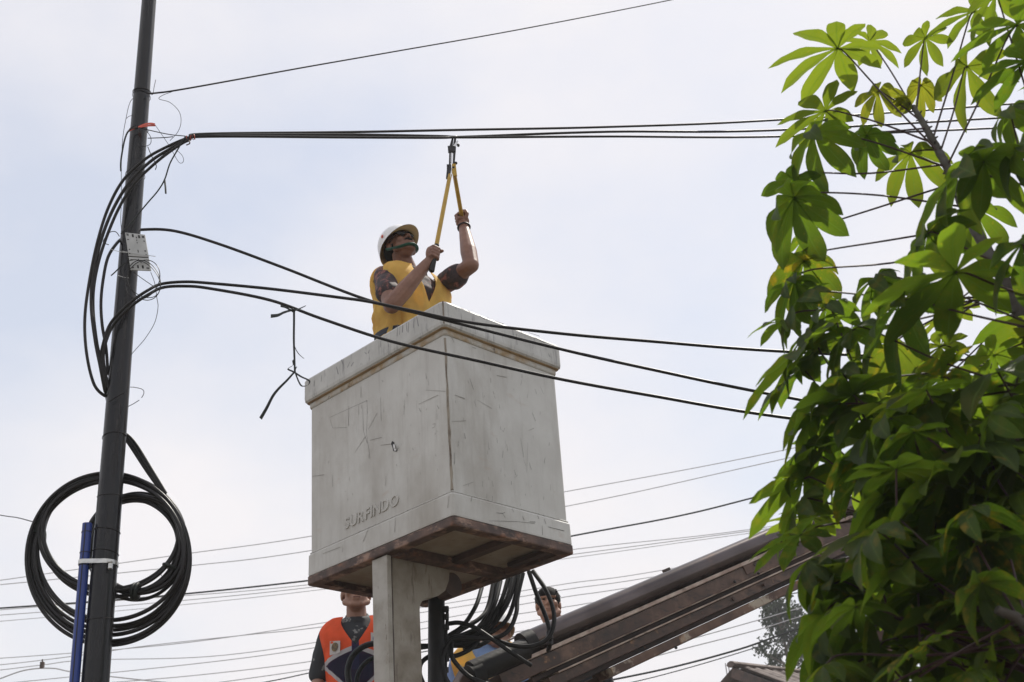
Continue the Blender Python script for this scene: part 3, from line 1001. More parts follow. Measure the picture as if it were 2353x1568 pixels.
def ribbon(pts, w, wv, m, name, parent=None, twist=0):
    ps = crom(pts, 5)
    vs = []; fs = []
    n = len(ps)
    for i, p in enumerate(ps):
        ww = w[0] + (w[1] - w[0]) * i / (n - 1) if isinstance(w, tuple) else w
        a = twist * i / (n - 1)
        d = (wv * math.cos(a) + Yv * math.sin(a)) * ww / 2
        for q in (p - d - Yv * .0008, p + d - Yv * .0008, p + d + Yv * .0008, p - d + Yv * .0008):
            vs.append(q)
    for i in range(n - 1):
        for k in range(4):
            l = (k + 1) % 4
            fs.append((4 * i + k, 4 * i + l, 4 * i + 4 + l, 4 * i + 4 + k))
    fs += [(0, 1, 2, 3), (4 * n - 1, 4 * n - 2, 4 * n - 3, 4 * n - 4)]
    return MB().add(vs, fs).build(name, m, parent)


ribbon([V(*c2p(432, 362)), V(*c2p(470, 345)), V(*c2p(510, 338)), V(*c2p(541, 342))], (.010, .020), Z, M_red, 'flag', rt, .5)
ribbon([V(*c2p(545, 350)), V(*c2p(500, 352)), V(*c2p(440, 362)), V(*c2p(400, 374)), V(*c2p(372, 388))], (.012, .006), Z, M_red, 'wrap_band', rt)
MB().tube([V(*c2p(x, y)) for x, y in ((425, 360), (400, 372), (378, 376), (370, 390))], .005, 6).build('knot', M_rust, rt, True)

# ---- grey splice tray on the pole
PLY = YF - .02
tray = thing('splice_tray', 'pale grey plastic splice tray tied to the pole', 'splice tray', V(318, 580, PLY))
q = [V(288, 536, PLY), V(334, 541, PLY), V(348, 624, PLY), V(301, 622, PLY)]
ex = ((q[1] - q[0]) + (q[2] - q[3])).normalized()
ez = ((q[0] - q[3]) + (q[1] - q[2])).normalized()
en = ex.cross(ez).normalized()
if en.y > 0: en = -en


def tq(s, t, d=0):
    return q[0].lerp(q[1], s).lerp(q[3].lerp(q[2], s), t) + en * d


def slab(s0, t0, s1, t1, th, name, m, parent, d=0, bevel=.0015):
    vs = [tq(s0, t0, d), tq(s1, t0, d), tq(s1, t1, d), tq(s0, t1, d)]
    vs += [v + en * th for v in vs]
    return MB().add(vs, [(3, 2, 1, 0), (4, 5, 6, 7), (0, 1, 5, 4), (1, 2, 6, 5), (2, 3, 7, 6), (3, 0, 4, 7)]).build(name, m, parent, bevel=bevel)


slab(0, 0, 1, .63, .007, 'upper_tray', M_plate, tray)
slab(0, .655, 1, 1, .007, 'lower_tray', M_plate, tray)
slab(.03, .62, .97, .665, .004, 'hinge', M_dark, tray, bevel=0)
for (s0, t0, s1, t1) in ((.06, .03, .17, .05), (.06, .06, .17, .08), (.33, .03, .42, .11), (.52, .09, .57, .13), (.52, .17, .56, .2), (.52, .24, .56, .27), (.64, .04, .73, .12), (.83, .05, .94, .07), (.83, .08, .94, .1),
                         (.06, .18, .15, .20), (.86, .18, .95, .2), (.07, .44, .13, .47), (.84, .45, .91, .48), (.5, .45, .54, .52), (.07, .72, .18, .75), (.45, .7, .5, .73), (.55, .77, .6, .8), (.35, .87, .43, .95), (.58, .87, .67, .95), (.08, .92, .18, .95), (.8, .92, .93, .95), (.04, .56, .12, .58), (.85, .56, .95, .58)):
    slab(s0, t0, s1, t1, .0012, 'slot', M_dark, tray, d=.0072, bevel=0)
for a_, b_ in (((255, 1160), (360, 1182)), ((330, 1172), (545, 1206)), ((300, 1330), (370, 1347))):
    MB().tube([V(*c2p(*a_, PLY - .012)), V(*c2p((a_[0] + b_[0]) / 2, (a_[1] + b_[1]) / 2 + 4, PLY - .014)), V(*c2p(*b_, PLY - .012))], .0016, 5).build('cable_tie', M_plate, tray, True)
fl = thing('fibre_loops', 'thin black fibre loops ringed below the grey tray', 'wire loop', V(*c2p(470, 1360)))
for i, (cx, cy, rx, ry, tl) in enumerate(((470, 1362, 108, 130, .1), (462, 1358, 112, 128, -.1), (455, 1352, 120, 122, .2))):
    pts = []
    for k in range(20):
        a = 2 * math.pi * k / 20
        x_, y_ = rx * math.cos(a), ry * math.sin(a)
        pts.append(V(*c2p(cx + x_ + tl * y_, cy + y_ + tl * x_, PLY - .02 - .004 * i)))
    MB().tube(crom(pts, 3, True), .0022, 5, closed=True).build('loop', M_cable, fl, True)

# ---- tape hanging from the lowest cable by the bucket corner
def c8(x, y, Y=PY - .1):
    return V(579 + .1876 * x, 680 + .1876 * y, Y)


ht = thing('hanging_tape', 'black tape bow dangling from the lowest cable by the bucket corner', 'tape', c8(515, 930))
ribbon([c8(230, 250), c8(320, 238), c8(390, 205), c8(470, 182), c8(520, 180)], (.020, .015), Z, M_tape, 'bow_left', ht, .6)
ribbon([c8(350, 125), c8(410, 140), c8(470, 172), c8(530, 178), c8(590, 155), c8(660, 122)], (.012, .016), Z, M_tape, 'bow_right', ht, .8)
MB().ell(c8(505, 180), (.010, .012, .010)).build('knot', M_tape, ht, True)
ribbon([c8(515, 190), c8(515, 330), c8(513, 540), c8(520, 760), c8(525, 930)], (.011, .009), X, M_tape, 'strip', ht, .4)
ribbon([c8(513, 560), c8(530, 640), c8(575, 715), c8(635, 768)], (.003, .006), X, M_tape, 'side_strip', ht, .5)
ribbon([c8(500, 790), c8(505, 850), c8(440, 895), c8(515, 935), c8(600, 990), c8(670, 1022), c8(705, 1050), c8(690, 1090), c8(640, 1108), c8(590, 1085), c8(530, 935), c8(545, 870)], .009, (X + Z).normalized(), M_tape, 'loop', ht, .6)
ribbon([c8(515, 940), c8(430, 1035), c8(330, 1135), c8(255, 1230), c8(180, 1375), c8(105, 1505)], (.009, .016), (X - Z).normalized(), M_tape, 'tail', ht, .3)

# ------------------------------------------------------------------ the bucket
BC = Vector((-0.489, 6.728, 2.07 + CAM_Z))
TH = 0.765
bu = Vector((math.cos(TH), -math.sin(TH), 0))
bv = Vector((-math.sin(TH), -math.cos(TH), 0))
BA, BB = 1.171, 0.830


def bpnt(u_, v_, z):
    return BC + bu * u_ + bv * v_ + Z * z


def rrect(off, rad, z, n=5):
    a, b = BA / 2 + off, BB / 2 + off
    pts = []
    for sx, sy, a0 in ((1, 1, 0), (-1, 1, 90), (-1, -1, 180), (1, -1, 270)):
        for k in range(n + 1):
            t = R(a0 + 90 * k / n)
            pts.append(bpnt(sx * (a - rad) + rad * math.cos(t), sy * (b - rad) + rad * math.sin(t), z))
    return pts


def shell(levels, name, m, parent, smooth=False):
    """closed ring: levels of (off, rad, z) go round the cross-section"""
    rs = [rrect(*l) for l in levels]
    n = len(rs[0])
    vs = [p for r in rs for p in r]
    fs = []
    L = len(rs)
    for i in range(L):
        j = (i + 1) % L
        for k in range(n):
            l = (k + 1) % n
            fs.append((i * n + k, i * n + l, j * n + l, j * n + k))
    return MB().add(vs, fs).build(name, m, parent, smooth)


bucket = thing('lift_bucket', 'scuffed white fibreglass lift bucket with raised lettering, worker inside', 'lift bucket', BC)
# body panel slightly tapered, hollow
shell([(.007, .02, .176), (.0085, .02, .6), (.010, .02, 1.106), (-.03, .015, 1.106), (-.03, .015, .6), (-.03, .015, .176)], 'body', M_white, bucket)
shell([(.030, .022, 1.100), (.040, .03, 1.108), (.043, .032, 1.125), (.043, .032, 1.236), (.036, .03, 1.248), (.020, .02, 1.252), (-.02, .015, 1.25), (-.033, .012, 1.235), (-.033, .012, 1.100)], 'rim', M_rim, bucket)
shell([(.0125, .02, 1.092), (.030, .025, 1.0965), (.030, .025, 1.0995), (.0125, .02, 1.0995)], 'rim_underside', M_tan, bucket)
shell([(.0135, .02, 1.062), (.017, .02, 1.070), (.017, .02, 1.0915), (.0105, .018, 1.0915), (.0105, .018, 1.062)], 'stained_strip', M_stain, bucket)
shell([(.018, .02, .051), (.019, .02, .06), (.018, .02, .166), (.010, .02, .178), (-.03, .015, .178), (-.03, .015, .051)], 'skirt_band', M_white, bucket)
shell([(.0115, .02, .1775), (.0135, .02, .1805), (.0115, .02, .1835), (.0075, .018, .1835), (.0075, .018, .1775)], 'skirt_bead', M_rim, bucket)
shell([(.017, .016, 0), (.020, .016, .006), (.020, .016, .046), (.014, .016, .0495), (-.045, .01, .0495), (-.045, .01, .0)], 'base_frame', M_rust, bucket)
# floor panels between the beams
zb = .035
for (u0, u1, v0, v1) in ((.13, .54, .03, .37), (.13, .54, -.37, -.02), (-.54, .07, -.37, -.02), (-.54, .07, .03, .37)):
    c = bpnt((u0 + u1) / 2, (v0 + v1) / 2, zb + .008)
    MB().box(c, bu, bv, Z, u1 - u0 + .06, v1 - v0 + .07, .012).build('floor_panel', M_floor, bucket)
MB().box(bpnt(.10, 0, .012), bu, bv, Z, .07, BB - .06, .05).build('cross_beam', M_rust, bucket, bevel=.004)
MB().box(bpnt(.335, -.005, .016), bu, bv, Z, .40, .06, .034).build('cross_beam', M_rustd, bucket, bevel=.004)
MB().box(bpnt(-.26, -.005, .016), bu, bv, Z, .64, .06, .034).build('cross_beam', M_rustd, bucket, bevel=.004)
MB().box(bpnt(.40, -.30, .010), bu, bv, Z, .30, .05, .024).build('cross_beam', M_rustd, bucket, bevel=.004)
# corner seam of sealant
for (su, sv) in ((1, 1),):
    pts = [bpnt(su * (BA / 2 + .0005 + .002 * (z_ - .18)), sv * (BB / 2 + .0005 + .002 * (z_ - .18)), z_) for z_ in [.19 + .045 * k for k in range(20)]]
    pts = [p + Vector((random.uniform(-.0015, .0015), 0, 0)) for p in pts]
    MB().tube(pts, [.0065 + random.uniform(-.0015, .002) for _ in pts], 6).build('corner_seam', M_seam, bucket, True)
pts = [bpnt(BA / 2 + .0335, BB / 2 + .0335, 1.112 + .022 * k) for k in range(7)]
MB().tube(pts, .0045, 6).build('corner_seam', M_seam, bucket, True)
# raised letters
fc = bpy.data.curves.new('t', 'FONT')
pos = 0.0
LH = .062
wtot = 0.455
glyphs = []
for ch in 'SURFINDO':
    fc = bpy.data.curves.new('t', 'FONT')
    fc.body = ch
    fc.size = LH / 0.70
    fc.extrude = .0035
    fc.bevel_depth = .001
    fc.offset = .0008
    to = bpy.data.objects.new('t', fc)
    COL.objects.link(to)
    dg = bpy.context.evaluated_depsgraph_get()
    me = bpy.data.meshes.new_from_object(to.evaluated_get(dg))
    xs = [v.co.x for v in me.vertices]
    glyphs.append((me, min(xs), max(xs)))
    bpy.data.objects.remove(to)
gap = (wtot - sum(b - a for _, a, b in glyphs)) / 7
pos = 0
u_start = -BA / 2 + .31
for me, a, b in glyphs:
    me.transform(Matrix.Translation((-a, 0, 0)))
    o_ = bpnt(u_start + pos, BB / 2 + .0085, .232 + pos * .012)
    Mx = Matrix(((bu.x, 0, bv.x, o_.x), (bu.y, 0, bv.y, o_.y), (0, 1, 0, o_.z), (0, 0, 0, 1)))
    sh = Matrix.Identity(4); sh[0][1] = 0.06
    me.transform(Mx @ sh)
    link('raised_letter', me, M_white, bucket)
    pos += (b - a) + gap

# scratches and scuffs drawn on the two faces
fl_p, fl_n = bpnt(0, BB / 2 + .0105, .6), bv
fr_p, fr_n = bpnt(BA / 2 + .0105, 0, .6), bu


def c5(x, y):
    return 680.1 + .2814 * x, 680.1 + .2814 * y


def c6(x, y):
    return 680 + .3084 * x, 1084.6 + .3084 * y


def marks(lines, p, n, m, name, conv, w=.0018):
    mb = MB()
    for ln in lines:
        ww = w * random.uniform(.7, 1.4)
        P = [ray_plane(*conv(x, y), p, n) for x, y in ln]
        for a, b in zip(P, P[1:]):
            d = (b - a).normalized(); s_ = d.cross(n) * ww / 2
            mb.add([a - s_ * .6, a + s_ * .6, b + s_, b - s_], [(0, 1, 2, 3)])
    o = mb.build(name, m, bucket)
    tag(o, kind='stuff')
    return o


M_scr = mat('scratch_dark', (0.085, 0.08, 0.07), 0.7)
M_scr2 = mat('scratch_soft', (0.26, 0.245, 0.22), 0.7)
left_marks = [[(270, 995), (580, 855), (582, 960), (575, 1120), (605, 1330)], [(275, 1000), (300, 1080), (415, 1075)], [(545, 920), (550, 1100), (582, 1205)], [(1060, 630), (1066, 680)], [(1078, 685), (1085, 730)], [(940, 1045), (938, 1062)], [(1115, 1050), (1137, 1044), (1130, 1072), (1112, 1080)], [(928, 635), (930, 650)], [(430, 575), (450, 540)], [(300, 830), (290, 855)], [(700, 690), (712, 700)], [(1005, 1120), (1012, 1130)]]
left_soft = [[(690, 830), (695, 1020)], [(530, 740), (530, 830)], [(885, 850), (880, 970)], [(1000, 885), (1160, 810)], [(1060, 770), (1220, 780)], [(590, 1090), (660, 960)], [(480, 1280), (565, 1150)], [(600, 1180), (700, 1155)], [(430, 900), (428, 1060)], [(510, 890), (512, 970)], [(295, 1460), (298, 1560)], [(130, 1475), (230, 1460)], [(735, 1470), (728, 1550)], [(1150, 960), (1152, 1010)], [(690, 1220), (770, 1210)]]
right_marks = [[(1420, 675), (1450, 765)], [(1590, 580), (1588, 610)], [(1620, 815), (1628, 842)], [(1995, 740), (2022, 802)], [(1930, 955), (1957, 1023)], [(1375, 1120), (1385, 1170)], [(1670, 1065), (1671, 1092)], [(1680, 1090), (1695, 1112), (1703, 1080)], [(1570, 1195), (1576, 1252)], [(1562, 1265), (1566, 1295)], [(1720, 1210), (1729, 1266)], [(1692, 1265), (1685, 1322)], [(1835, 1160), (1860, 1320)], [(1893, 1200), (1885, 1440)], [(1570, 1475), (1576, 1503)], [(1525, 1510), (1525, 1560)], [(1600, 1510), (1612, 1560)], [(1295, 1280), (1297, 1370)], [(1845, 640), (1846, 672)], [(1590, 670), (1592, 712)], [(1640, 1160), (1645, 1200)], [(1800, 1480), (1806, 1462)], [(1860, 1340), (1880, 1390)], [(1905, 1360), (1922, 1420)]]
right_soft = [[(1270, 1025), (1390, 1020)], [(1480, 850), (1600, 920)], [(1300, 810), (1380, 840)], [(1860, 540), (1910, 555)], [(1900, 1100), (1945, 1080)], [(1330, 1180), (1325, 1230)], [(1365, 1550), (1450, 1520)], [(1250, 290), (1290, 380)], [(1640, 650), (1720, 665)], [(1440, 420), (1470, 430)]]
rr = random.Random(5)
for _ in range(34):
    x = rr.uniform(1290, 2080); y = rr.uniform(620, 1700)
    l = rr.uniform(14, 50)
    right_marks.append([(x, y), (x + rr.uniform(-.25, .35) * l, y + l)])
for _ in range(26):
    x = rr.uniform(160, 1180); y = rr.uniform(900 - (x - 160) * .35, 1750 - (x - 160) * .3)
    l = rr.uniform(12, 40)
    left_soft.append([(x, y), (x + rr.uniform(-.5, .5) * l, y + l * rr.uniform(.4, 1))])
fl_p2, fr_p2 = bpnt(0, BB / 2 + .0112, .6), bpnt(BA / 2 + .0112, 0, .6)
marks(left_marks, fl_p, fl_n, M_scr, 'scratches', c5, .0015)
marks(left_soft, fl_p2, fl_n, M_scr2, 'scuffs', c5, .0026)
marks(right_marks, fr_p, fr_n, M_scr, 'scratches', c5, .0016)
marks(right_soft, fr_p2, fr_n, M_scr2, 'scuffs', c5, .0030)
band_r = bpnt(BA / 2 + .0205, 0, .1); band_l = bpnt(0, BB / 2 + .0205, .1)
marks([[(1310, 185), (1305, 220)], [(1465, 180), (1462, 215)], [(1490, 305), (1540, 310), (1560, 340)], [(1440, 365), (1650, 370), (1780, 385)], [(1800, 320), (1810, 350)], [(1835, 400), (1838, 470)], [(1740, 372), (1785, 374)], [(1560, 300), (1540, 310)], [(1610, 270), (1622, 300)], [(1690, 330), (1700, 360)], [(1880, 410), (2000, 440)], [(1850, 350), (1862, 385)]], band_r, bu, M_scr, 'scratches', c6, .0024)
marks([[(1140, 180), (1130, 270)], [(740, 340), (735, 450)], [(540, 420), (500, 520)], [(350, 540), (345, 600)], [(200, 610), (330, 560)]], band_l, bv, M_scr2, 'scuffs', c6, .003)
rim_l, rim_r = bpnt(0, BB / 2 + .0438, 1.18), bpnt(BA / 2 + .0438, 0, 1.18)
M_scr3 = mat('scuff_bluegrey', (0.21, 0.205, 0.215), 0.7)
marks([[(830, 232), (825, 330)], [(850, 240), (845, 318)], [(900, 222), (906, 290)], [(920, 215), (915, 300)], [(965, 175), (960, 260)], [(985, 168), (1000, 248)], [(870, 240), (868, 300)], [(440, 540), (420, 585)], [(470, 540), (450, 575)], [(370, 520), (385, 560)], [(330, 580), (345, 640)], [(210, 650), (205, 700)], [(560, 460), (575, 475)], [(690, 370), (688, 420)], [(1010, 150), (1040, 160)], [(740, 340), (760, 420)], [(150, 690), (148, 740)], [(600, 440), (590, 470)]], rim_l, bv, M_scr3, 'scuffs', c5, .005)
marks([[(1400, 118), (1425, 132)], [(1480, 150), (1545, 192)], [(1620, 205), (1700, 232)], [(1770, 270), (1775, 330)], [(1840, 270), (1842, 310)], [(1800, 310), (1805, 400)], [(1300, 90), (1310, 110)], [(1950, 340), (2030, 380)], [(2060, 470), (2075, 500)], [(1560, 175), (1580, 190)], [(1900, 300), (1990, 330)]], rim_r, bu, M_scr3, 'scuffs', c5, .004)
st_l = bpnt(0, BB / 2 + .0178, 1.08)
marks([[(985, 305), (1015, 298)], [(918, 352), (942, 345)], [(830, 408), (862, 398)], [(592, 532), (625, 528)], [(120, 838), (150, 826)], [(730, 450), (745, 444)]], st_l, bv, M_dark, 'stain_spots', c5, .016)
# torn hole with a curled bright sliver
hx = [ray_plane(*c5(x, y), bpnt(0, BB / 2 + .0108, .6), bv) for x, y in ((785, 1185), (800, 1195), (805, 1230), (822, 1262), (835, 1240), (822, 1272), (795, 1268), (785, 1230), (775, 1210))]
MB().add(hx, [tuple(range(len(hx)))]).build('torn_hole', M_dark, bucket)
sv_ = [ray_plane(*c5(x, y), bpnt(0, BB / 2 + d, .6), bv) for x, y, d in ((792, 1215, .012), (803, 1212, .018), (808, 1235, .03), (820, 1262, .014), (805, 1266, .012), (796, 1245, .012))]
MB().add(sv_, [(0, 1, 2, 5), (5, 2, 3, 4)]).build('torn_flap', M_helm, bucket)

# bracket post under the bucket (flange, web, gusset)
PZ0 = -1.15
fu0, fu1 = -.585 + 1.171 * .455, -.585 + 1.171 * .56      # along the left face
post_v = BB / 2 + .006
MB().box(bpnt((fu0 + fu1) / 2, post_v - .015, PZ0 / 2 - .002), bu, bv, Z, fu1 - fu0, .03, -PZ0 - .004).build('post_flange', M_post, bucket, bevel=.004)
# web plate with rounded gusset to the back
prof = [(0, PZ0), (.195, PZ0), (.195, -.33)]
for k in range(9):
    a = R(180 - 75 * k / 8)
    prof.append((.195 + .07 + .07 * math.cos(a), -.26 + .07 * math.sin(a)))
prof += [(.33, -.165), (.38, -.13), (.41, -.07), (.42, -.003), (0, -.003)]
vs = []
for du in (fu1 - .014, fu0 + .014):
    vs += [bpnt(du, post_v - .03 - d, z) for d, z in prof]
n = len(prof)
fs = [tuple(range(n)), tuple(range(2 * n - 1, n - 1, -1))] + [(i, (i + 1) % n, n + (i + 1) % n, n + i) for i in range(n)]
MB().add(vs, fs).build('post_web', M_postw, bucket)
MB().tube([bpnt(fu0 + .016, post_v - .47, -.085), bpnt(fu1 - .016, post_v - .47, -.085)], .065, 24).build('pivot_hub', M_rustd, bucket, True)
# vertical weld bead between flange and web
MB().tube([bpnt(fu1 - .010, post_v - .033, -.01 - k * .05) for k in range(22)], [.006 + random.uniform(0, .003) for k in range(22)], 6).build('weld_bead', M_rustd, bucket, True)

# ------------------------------------------------------------------ boom with its hydraulics
BLY, BRY = 7.05, 8.3


def bl(xc, yc, f=None):
    """point of the boom picture line (crop px) at the boom's own depth"""
    x = 955.9 + .375 * xc; y = 1176.5 + .375 * yc
    t = (x - 1050) / (1830 - 1050)
    return V(x, y, BLY + (BRY - BLY) * t)


b0, b1 = bl(200, 1110), bl(2300, 190)
bdir = (b1 - b0).normalized()
bside = Vector((bdir.y, -bdir.x, 0)).normalized()
if bside.y > 0: bside = -bside                 # towards the camera
bup = bside.cross(bdir)
if bup.z < 0: bup = -bup
boom = thing('lift_boom', 'brown rusted telescopic lift boom slanting up to the right under a steel cylinder', 'lift boom', Vector((b0.x, b0.y, 0)))


def beam(name, m, xl, xr, ytop, ybot, width, dfront, parent=boom, bevel=.004, ext=1.6):
    """box along the boom; ytop/ybot: crop y at crop x=1500"""
    sl_ = -.458
    A = bl(xl, ytop + (xl - 1500) * sl_); 
    A2 = bl(xl, ybot + (xl - 1500) * sl_)
    h = abs((A - A2).dot(bup))
    mid = (A + A2) / 2
    mid -= bdir * (mid - A).dot(bdir)
    Bp = bl(xr, ytop + (xr - 1500) * sl_)
    L = (Bp - A).dot(bdir) + ext
    c = mid + bdir * L / 2 - bside * (width / 2 - dfront)
    return MB().box(c, bdir, bside, bup, L, width, h).build(name, m, parent, bevel=bevel)


# cylinder tube on top with shroud edge
def tubeb(name, m, xl, xr, yc_, r, d, ext=0, smooth=True):
    sl_ = -.462
    A = bl(xl, yc_ + (xl - 1500) * sl_); B_ = bl(xr, yc_ + (xr - 1500) * sl_) + bdir * ext
    B_ = A + bdir * (B_ - A).dot(bdir)
    A = A + bside * d; B_ = B_ + bside * d
    n = 12
    return MB().tube([A.lerp(B_, k / n) for k in range(n + 1)], r, 32).build(name, m, boom, smooth)


tubeb('cylinder_barrel', M_tube, 680, 2300, 425, .066, 0.02, 1.5)
tubeb('cylinder_gland', M_cyl, 640, 700, 430, .074, 0.02)
tubeb('cylinder_head', M_cyl, 330, 640, 452, .066, 0.02)
tubeb('cylinder_eye', M_cyl, 318, 380, 478, .068, 0.03)
beam('cylinder_guard', M_flange, 560, 2300, 352, 358, .10, -.03)
beam('saddle_web', M_rustd, 640, 2300, 440, 520, .10, -.04)
beam('top_flange', M_flange, 620, 2300, 512, 540, .22, .075)
beam('outer_web', M_beam, 480, 2300, 541, 645, .20, .055)
beam('lower_flange', M_flange, 760, 2300, 646, 655, .22, .072)
beam('inner_web', M_rustd, 700, 2300, 656, 690, .16, .010)
beam('second_flange', M_flange, 830, 2300, 690, 702, .22, .08)
beam('second_web', M_beam, 780, 2300, 702, 775, .20, .06)
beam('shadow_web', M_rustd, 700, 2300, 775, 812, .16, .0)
beam('bottom_plate', M_plateb, 1150, 2300, 812, 872, .22, .08)
beam('bottom_closure', M_rustd, 1080, 2300, 830, 880, .10, -.09)
# stiffener lug on the outer web, small bolts and a lug on the guard
p = bl(1238, 720) + bside * .06
MB().box(p, bdir, bside, bup, .03, .02, .07).build('stiffener', M_beam, boom, bevel=.003)
MB().box(bl(1535, 360) + bup * .0, bdir, bside, bup, .05, .03, .025).build('lug', M_rustd, boom, bevel=.004)
for xx, yy in ((1905, 452), (1545, 853), (2050, 400)):
    MB().ell(bl(xx, yy) + bside * .085, (.010, .010, .010)).build('bolt', M_toolb, boom, True)
for k in range(7):
    for dy_, nm in ((588, 'bolt'), (738, 'bolt')):
        xx = 900 + 190 * k + (60 if dy_ > 600 else 0)
        yy = dy_ + (xx - 1500) * -.458
        c_ = bl(xx, yy) + bside * .062
        MB().tube([c_ - bside * .01, c_ + bside * .006], .011, 6).build(nm, M_rustd, boom)
for xx, yy in ((820, 900), (1700, 490), (2010, 356)):
    MB().box(bl(xx, yy) + bside * .058, bdir, bside, bup, .10, .012, .075).build('patch_plate', M_plateb, boom, bevel=.003)
# knuckle, elbow and lower arm (mostly out of the picture)
kn = bpnt((fu0 + fu1) / 2, post_v - .16, PZ0 - .05)
kb = bl(330, 1080)
MB().tube([kn - bside * .0 + bu * -.09, kn + bu * .20], .08, 20).build('pivot', M_rust, boom, True)
MB().box((kn + kb) / 2 + bside * -.02, (kb - kn).normalized(), bside, (kb - kn).normalized().cross(bside), (kb - kn).length + .25, .14, .18).build('knuckle_arm', M_rustd, boom, bevel=.01)
el = b1 + bdir * 1.5 - bup * .15 - bside * .05
tur = Vector((el.x - 1.2, el.y + .6, 2.0))
ad = (el - tur).normalized()
MB().box((tur + el) / 2, ad, ad.cross(Z).normalized(), ad.cross(Z).normalized().cross(ad), (el - tur).length + .2, .24, .30).build('lower_arm', M_beam, boom, bevel=.01)
MB().tube([el - bside * .25, el + bside * .25], .14, 20).build('elbow_pin', M_rustd, boom, True)
# vertical levelling cylinder beside the post
ct, cb = V(1003, 1352, 6.95), V(1003, 1720, 6.72)
MB().tube([ct, ct.lerp(cb, .5), cb], .046, 24).build('levelling_cylinder', M_cyl, boom, True)
MB().tube([ct + Z * .03, ct - Z * .02], .055, 20).build('cylinder_cap', M_cyl, boom, True)
fx = path([(1018, 1397, 6.9), (1026, 1402, 6.9), (1028, 1420, 6.89), (1025, 1450, 6.88), (1024, 1500, 6.86), (1024, 1545, 6.84), (1024, 1580, 6.82)], 4)
MB().tube(fx, .009, 8).build('pipe_line', M_cyl, boom, True)
for y_, r_ in ((1400, .016), (1418, .015), (1442, .017), (1466, .014), (1500, .015), (1514, .018), (1540, .014)):
    c = V(1025, y_, 6.88)
    MB().tube([c + Z * .014, c - Z * .014], r_, 6).build('pipe_fitting', M_cyl, boom)

HG = None
hoses = [
    [(1385, 862, 7.2), (1340, 1000, 7.1), (1250, 1140, 7.05), (1150, 1212, 7.0), (1090, 1250, 6.95)],
    [(1470, 828, 7.2), (1432, 1000, 7.12), (1370, 1092, 7.05), (1180, 1212, 6.95), (1060, 1330, 6.9), (945, 1410, 6.85), (922, 1490, 6.85), (945, 1568, 6.85), (980, 1640, 6.85)],
    [(1525, 812, 7.15), (1482, 980, 7.05), (1400, 1130, 7.0), (1250, 1212, 6.95), (1140, 1252, 6.88), (1085, 1400, 6.85), (1110, 1520, 6.85), (1180, 1640, 6.85)],
    [(1582, 790, 7.15), (1530, 960, 7.08), (1430, 1132, 7.02), (1330, 1200, 7.0), (1200, 1260, 6.98), (1130, 1330, 6.96)],
    [(1640, 772, 7.1), (1602, 920, 7.05), (1530, 1060, 7.0), (1420, 1180, 7.0), (1150, 1272, 6.98), (930, 1310, 6.98), (800, 1330, 7.0)],
    [(1692, 756, 7.05), (1652, 930, 7.0), (1642, 1050, 6.95), (1592, 1170, 6.9), (1500, 1232, 6.88), (1330, 1242, 6.86), (1180, 1245, 6.84), (1112, 1320, 6.82), (1092, 1420, 6.8), (1120, 1568, 6.8), (1160, 1650, 6.8)],
    [(1735, 742, 6.98), (1800, 930, 6.95), (1862, 1080, 6.93), (1892, 1200, 6.93), (1892, 1290, 6.98), (1880, 1330, 7.1)],
    [(1765, 738, 6.98), (1862, 880, 6.93), (1918, 1030, 6.9), (1918, 1150, 6.88), (1868, 1250, 6.87), (1750, 1300, 6.87), (1600, 1290, 6.9), (1480, 1250, 6.95), (1400, 1235, 7.0)],
    [(1130, 1132, 6.92), (1220, 1125, 6.9), (1330, 1160, 6.88), (1480, 1258, 6.87), (1640, 1370, 6.88), (1750, 1440, 6.95)],
    [(1160, 1270, 6.84), (1160, 1370, 6.82), (1212, 1450, 6.82), (1300, 1530, 6.83), (1420, 1580, 6.85), (1560, 1620, 6.9)],
    [(1362, 1250, 7.0), (1300, 1320, 6.95), (1200, 1368, 6.92), (1130, 1372, 6.92), (1060, 1390, 6.95)],
    [(930, 1296, 7.0), (1200, 1296, 6.97), (1380, 1284, 7.0), (1460, 1240, 7.05)],
    [(1500, 815, 7.22), (1462, 1000, 7.15), (1400, 1110, 7.1), (1300, 1215, 7.05), (1180, 1290, 7.0)],
    [(1615, 780, 7.15), (1570, 950, 7.08), (1480, 1110, 7.05), (1440, 1200, 7.05), (1380, 1290, 7.05), (1250, 1320, 7.0)],
    [(1668, 765, 7.1), (1632, 940, 7.05), (1570, 1100, 7.02), (1450, 1200, 7.0), (1300, 1265, 6.97), (1160, 1290, 6.96)],
]
for h in hoses:
    p_ = [(*c6(x, y), Y) for x, y, Y in h]
    MB().tube(path(p_, 7), .0125, 10).build('hydraulic_hose', M_rubber, boom, True)
for (x, y, Y) in ((1890, 1215, 6.92), (1892, 1260, 6.96)):
    c = V(*c6(x, y), Y)
    MB().tube([c + Z * .02, c - Z * .02], .019, 10).build('hose_fitting', M_toolb, boom)
hl = thing('hose_loop', 'round loop of thick black hose in front of the orange vested man', 'hose', V(861, 1544, 7.42))
for cx, cy, r_, dy in ((865, 1545, 66, 0), (880, 1568, 60, .03)):
    pts = [V(cx + r_ * math.cos(a), cy + r_ * math.sin(a), 7.42 + dy) for a in [2 * math.pi * k / 22 for k in range(22)]]
    MB().tube(crom(pts, 3, True), .018 if dy == 0 else .014, 10, closed=True).build('turn', M_rubber, hl, True)


# ------------------------------------------------------------------ people
def frame(f, u_=Z):
    """x right, y forward, z up"""
    f = Vector(f).normalized()
    r_ = f.cross(u_).normalized()
    up = r_.cross(f).normalized()
    return Matrix((r_, f, up)).transposed()


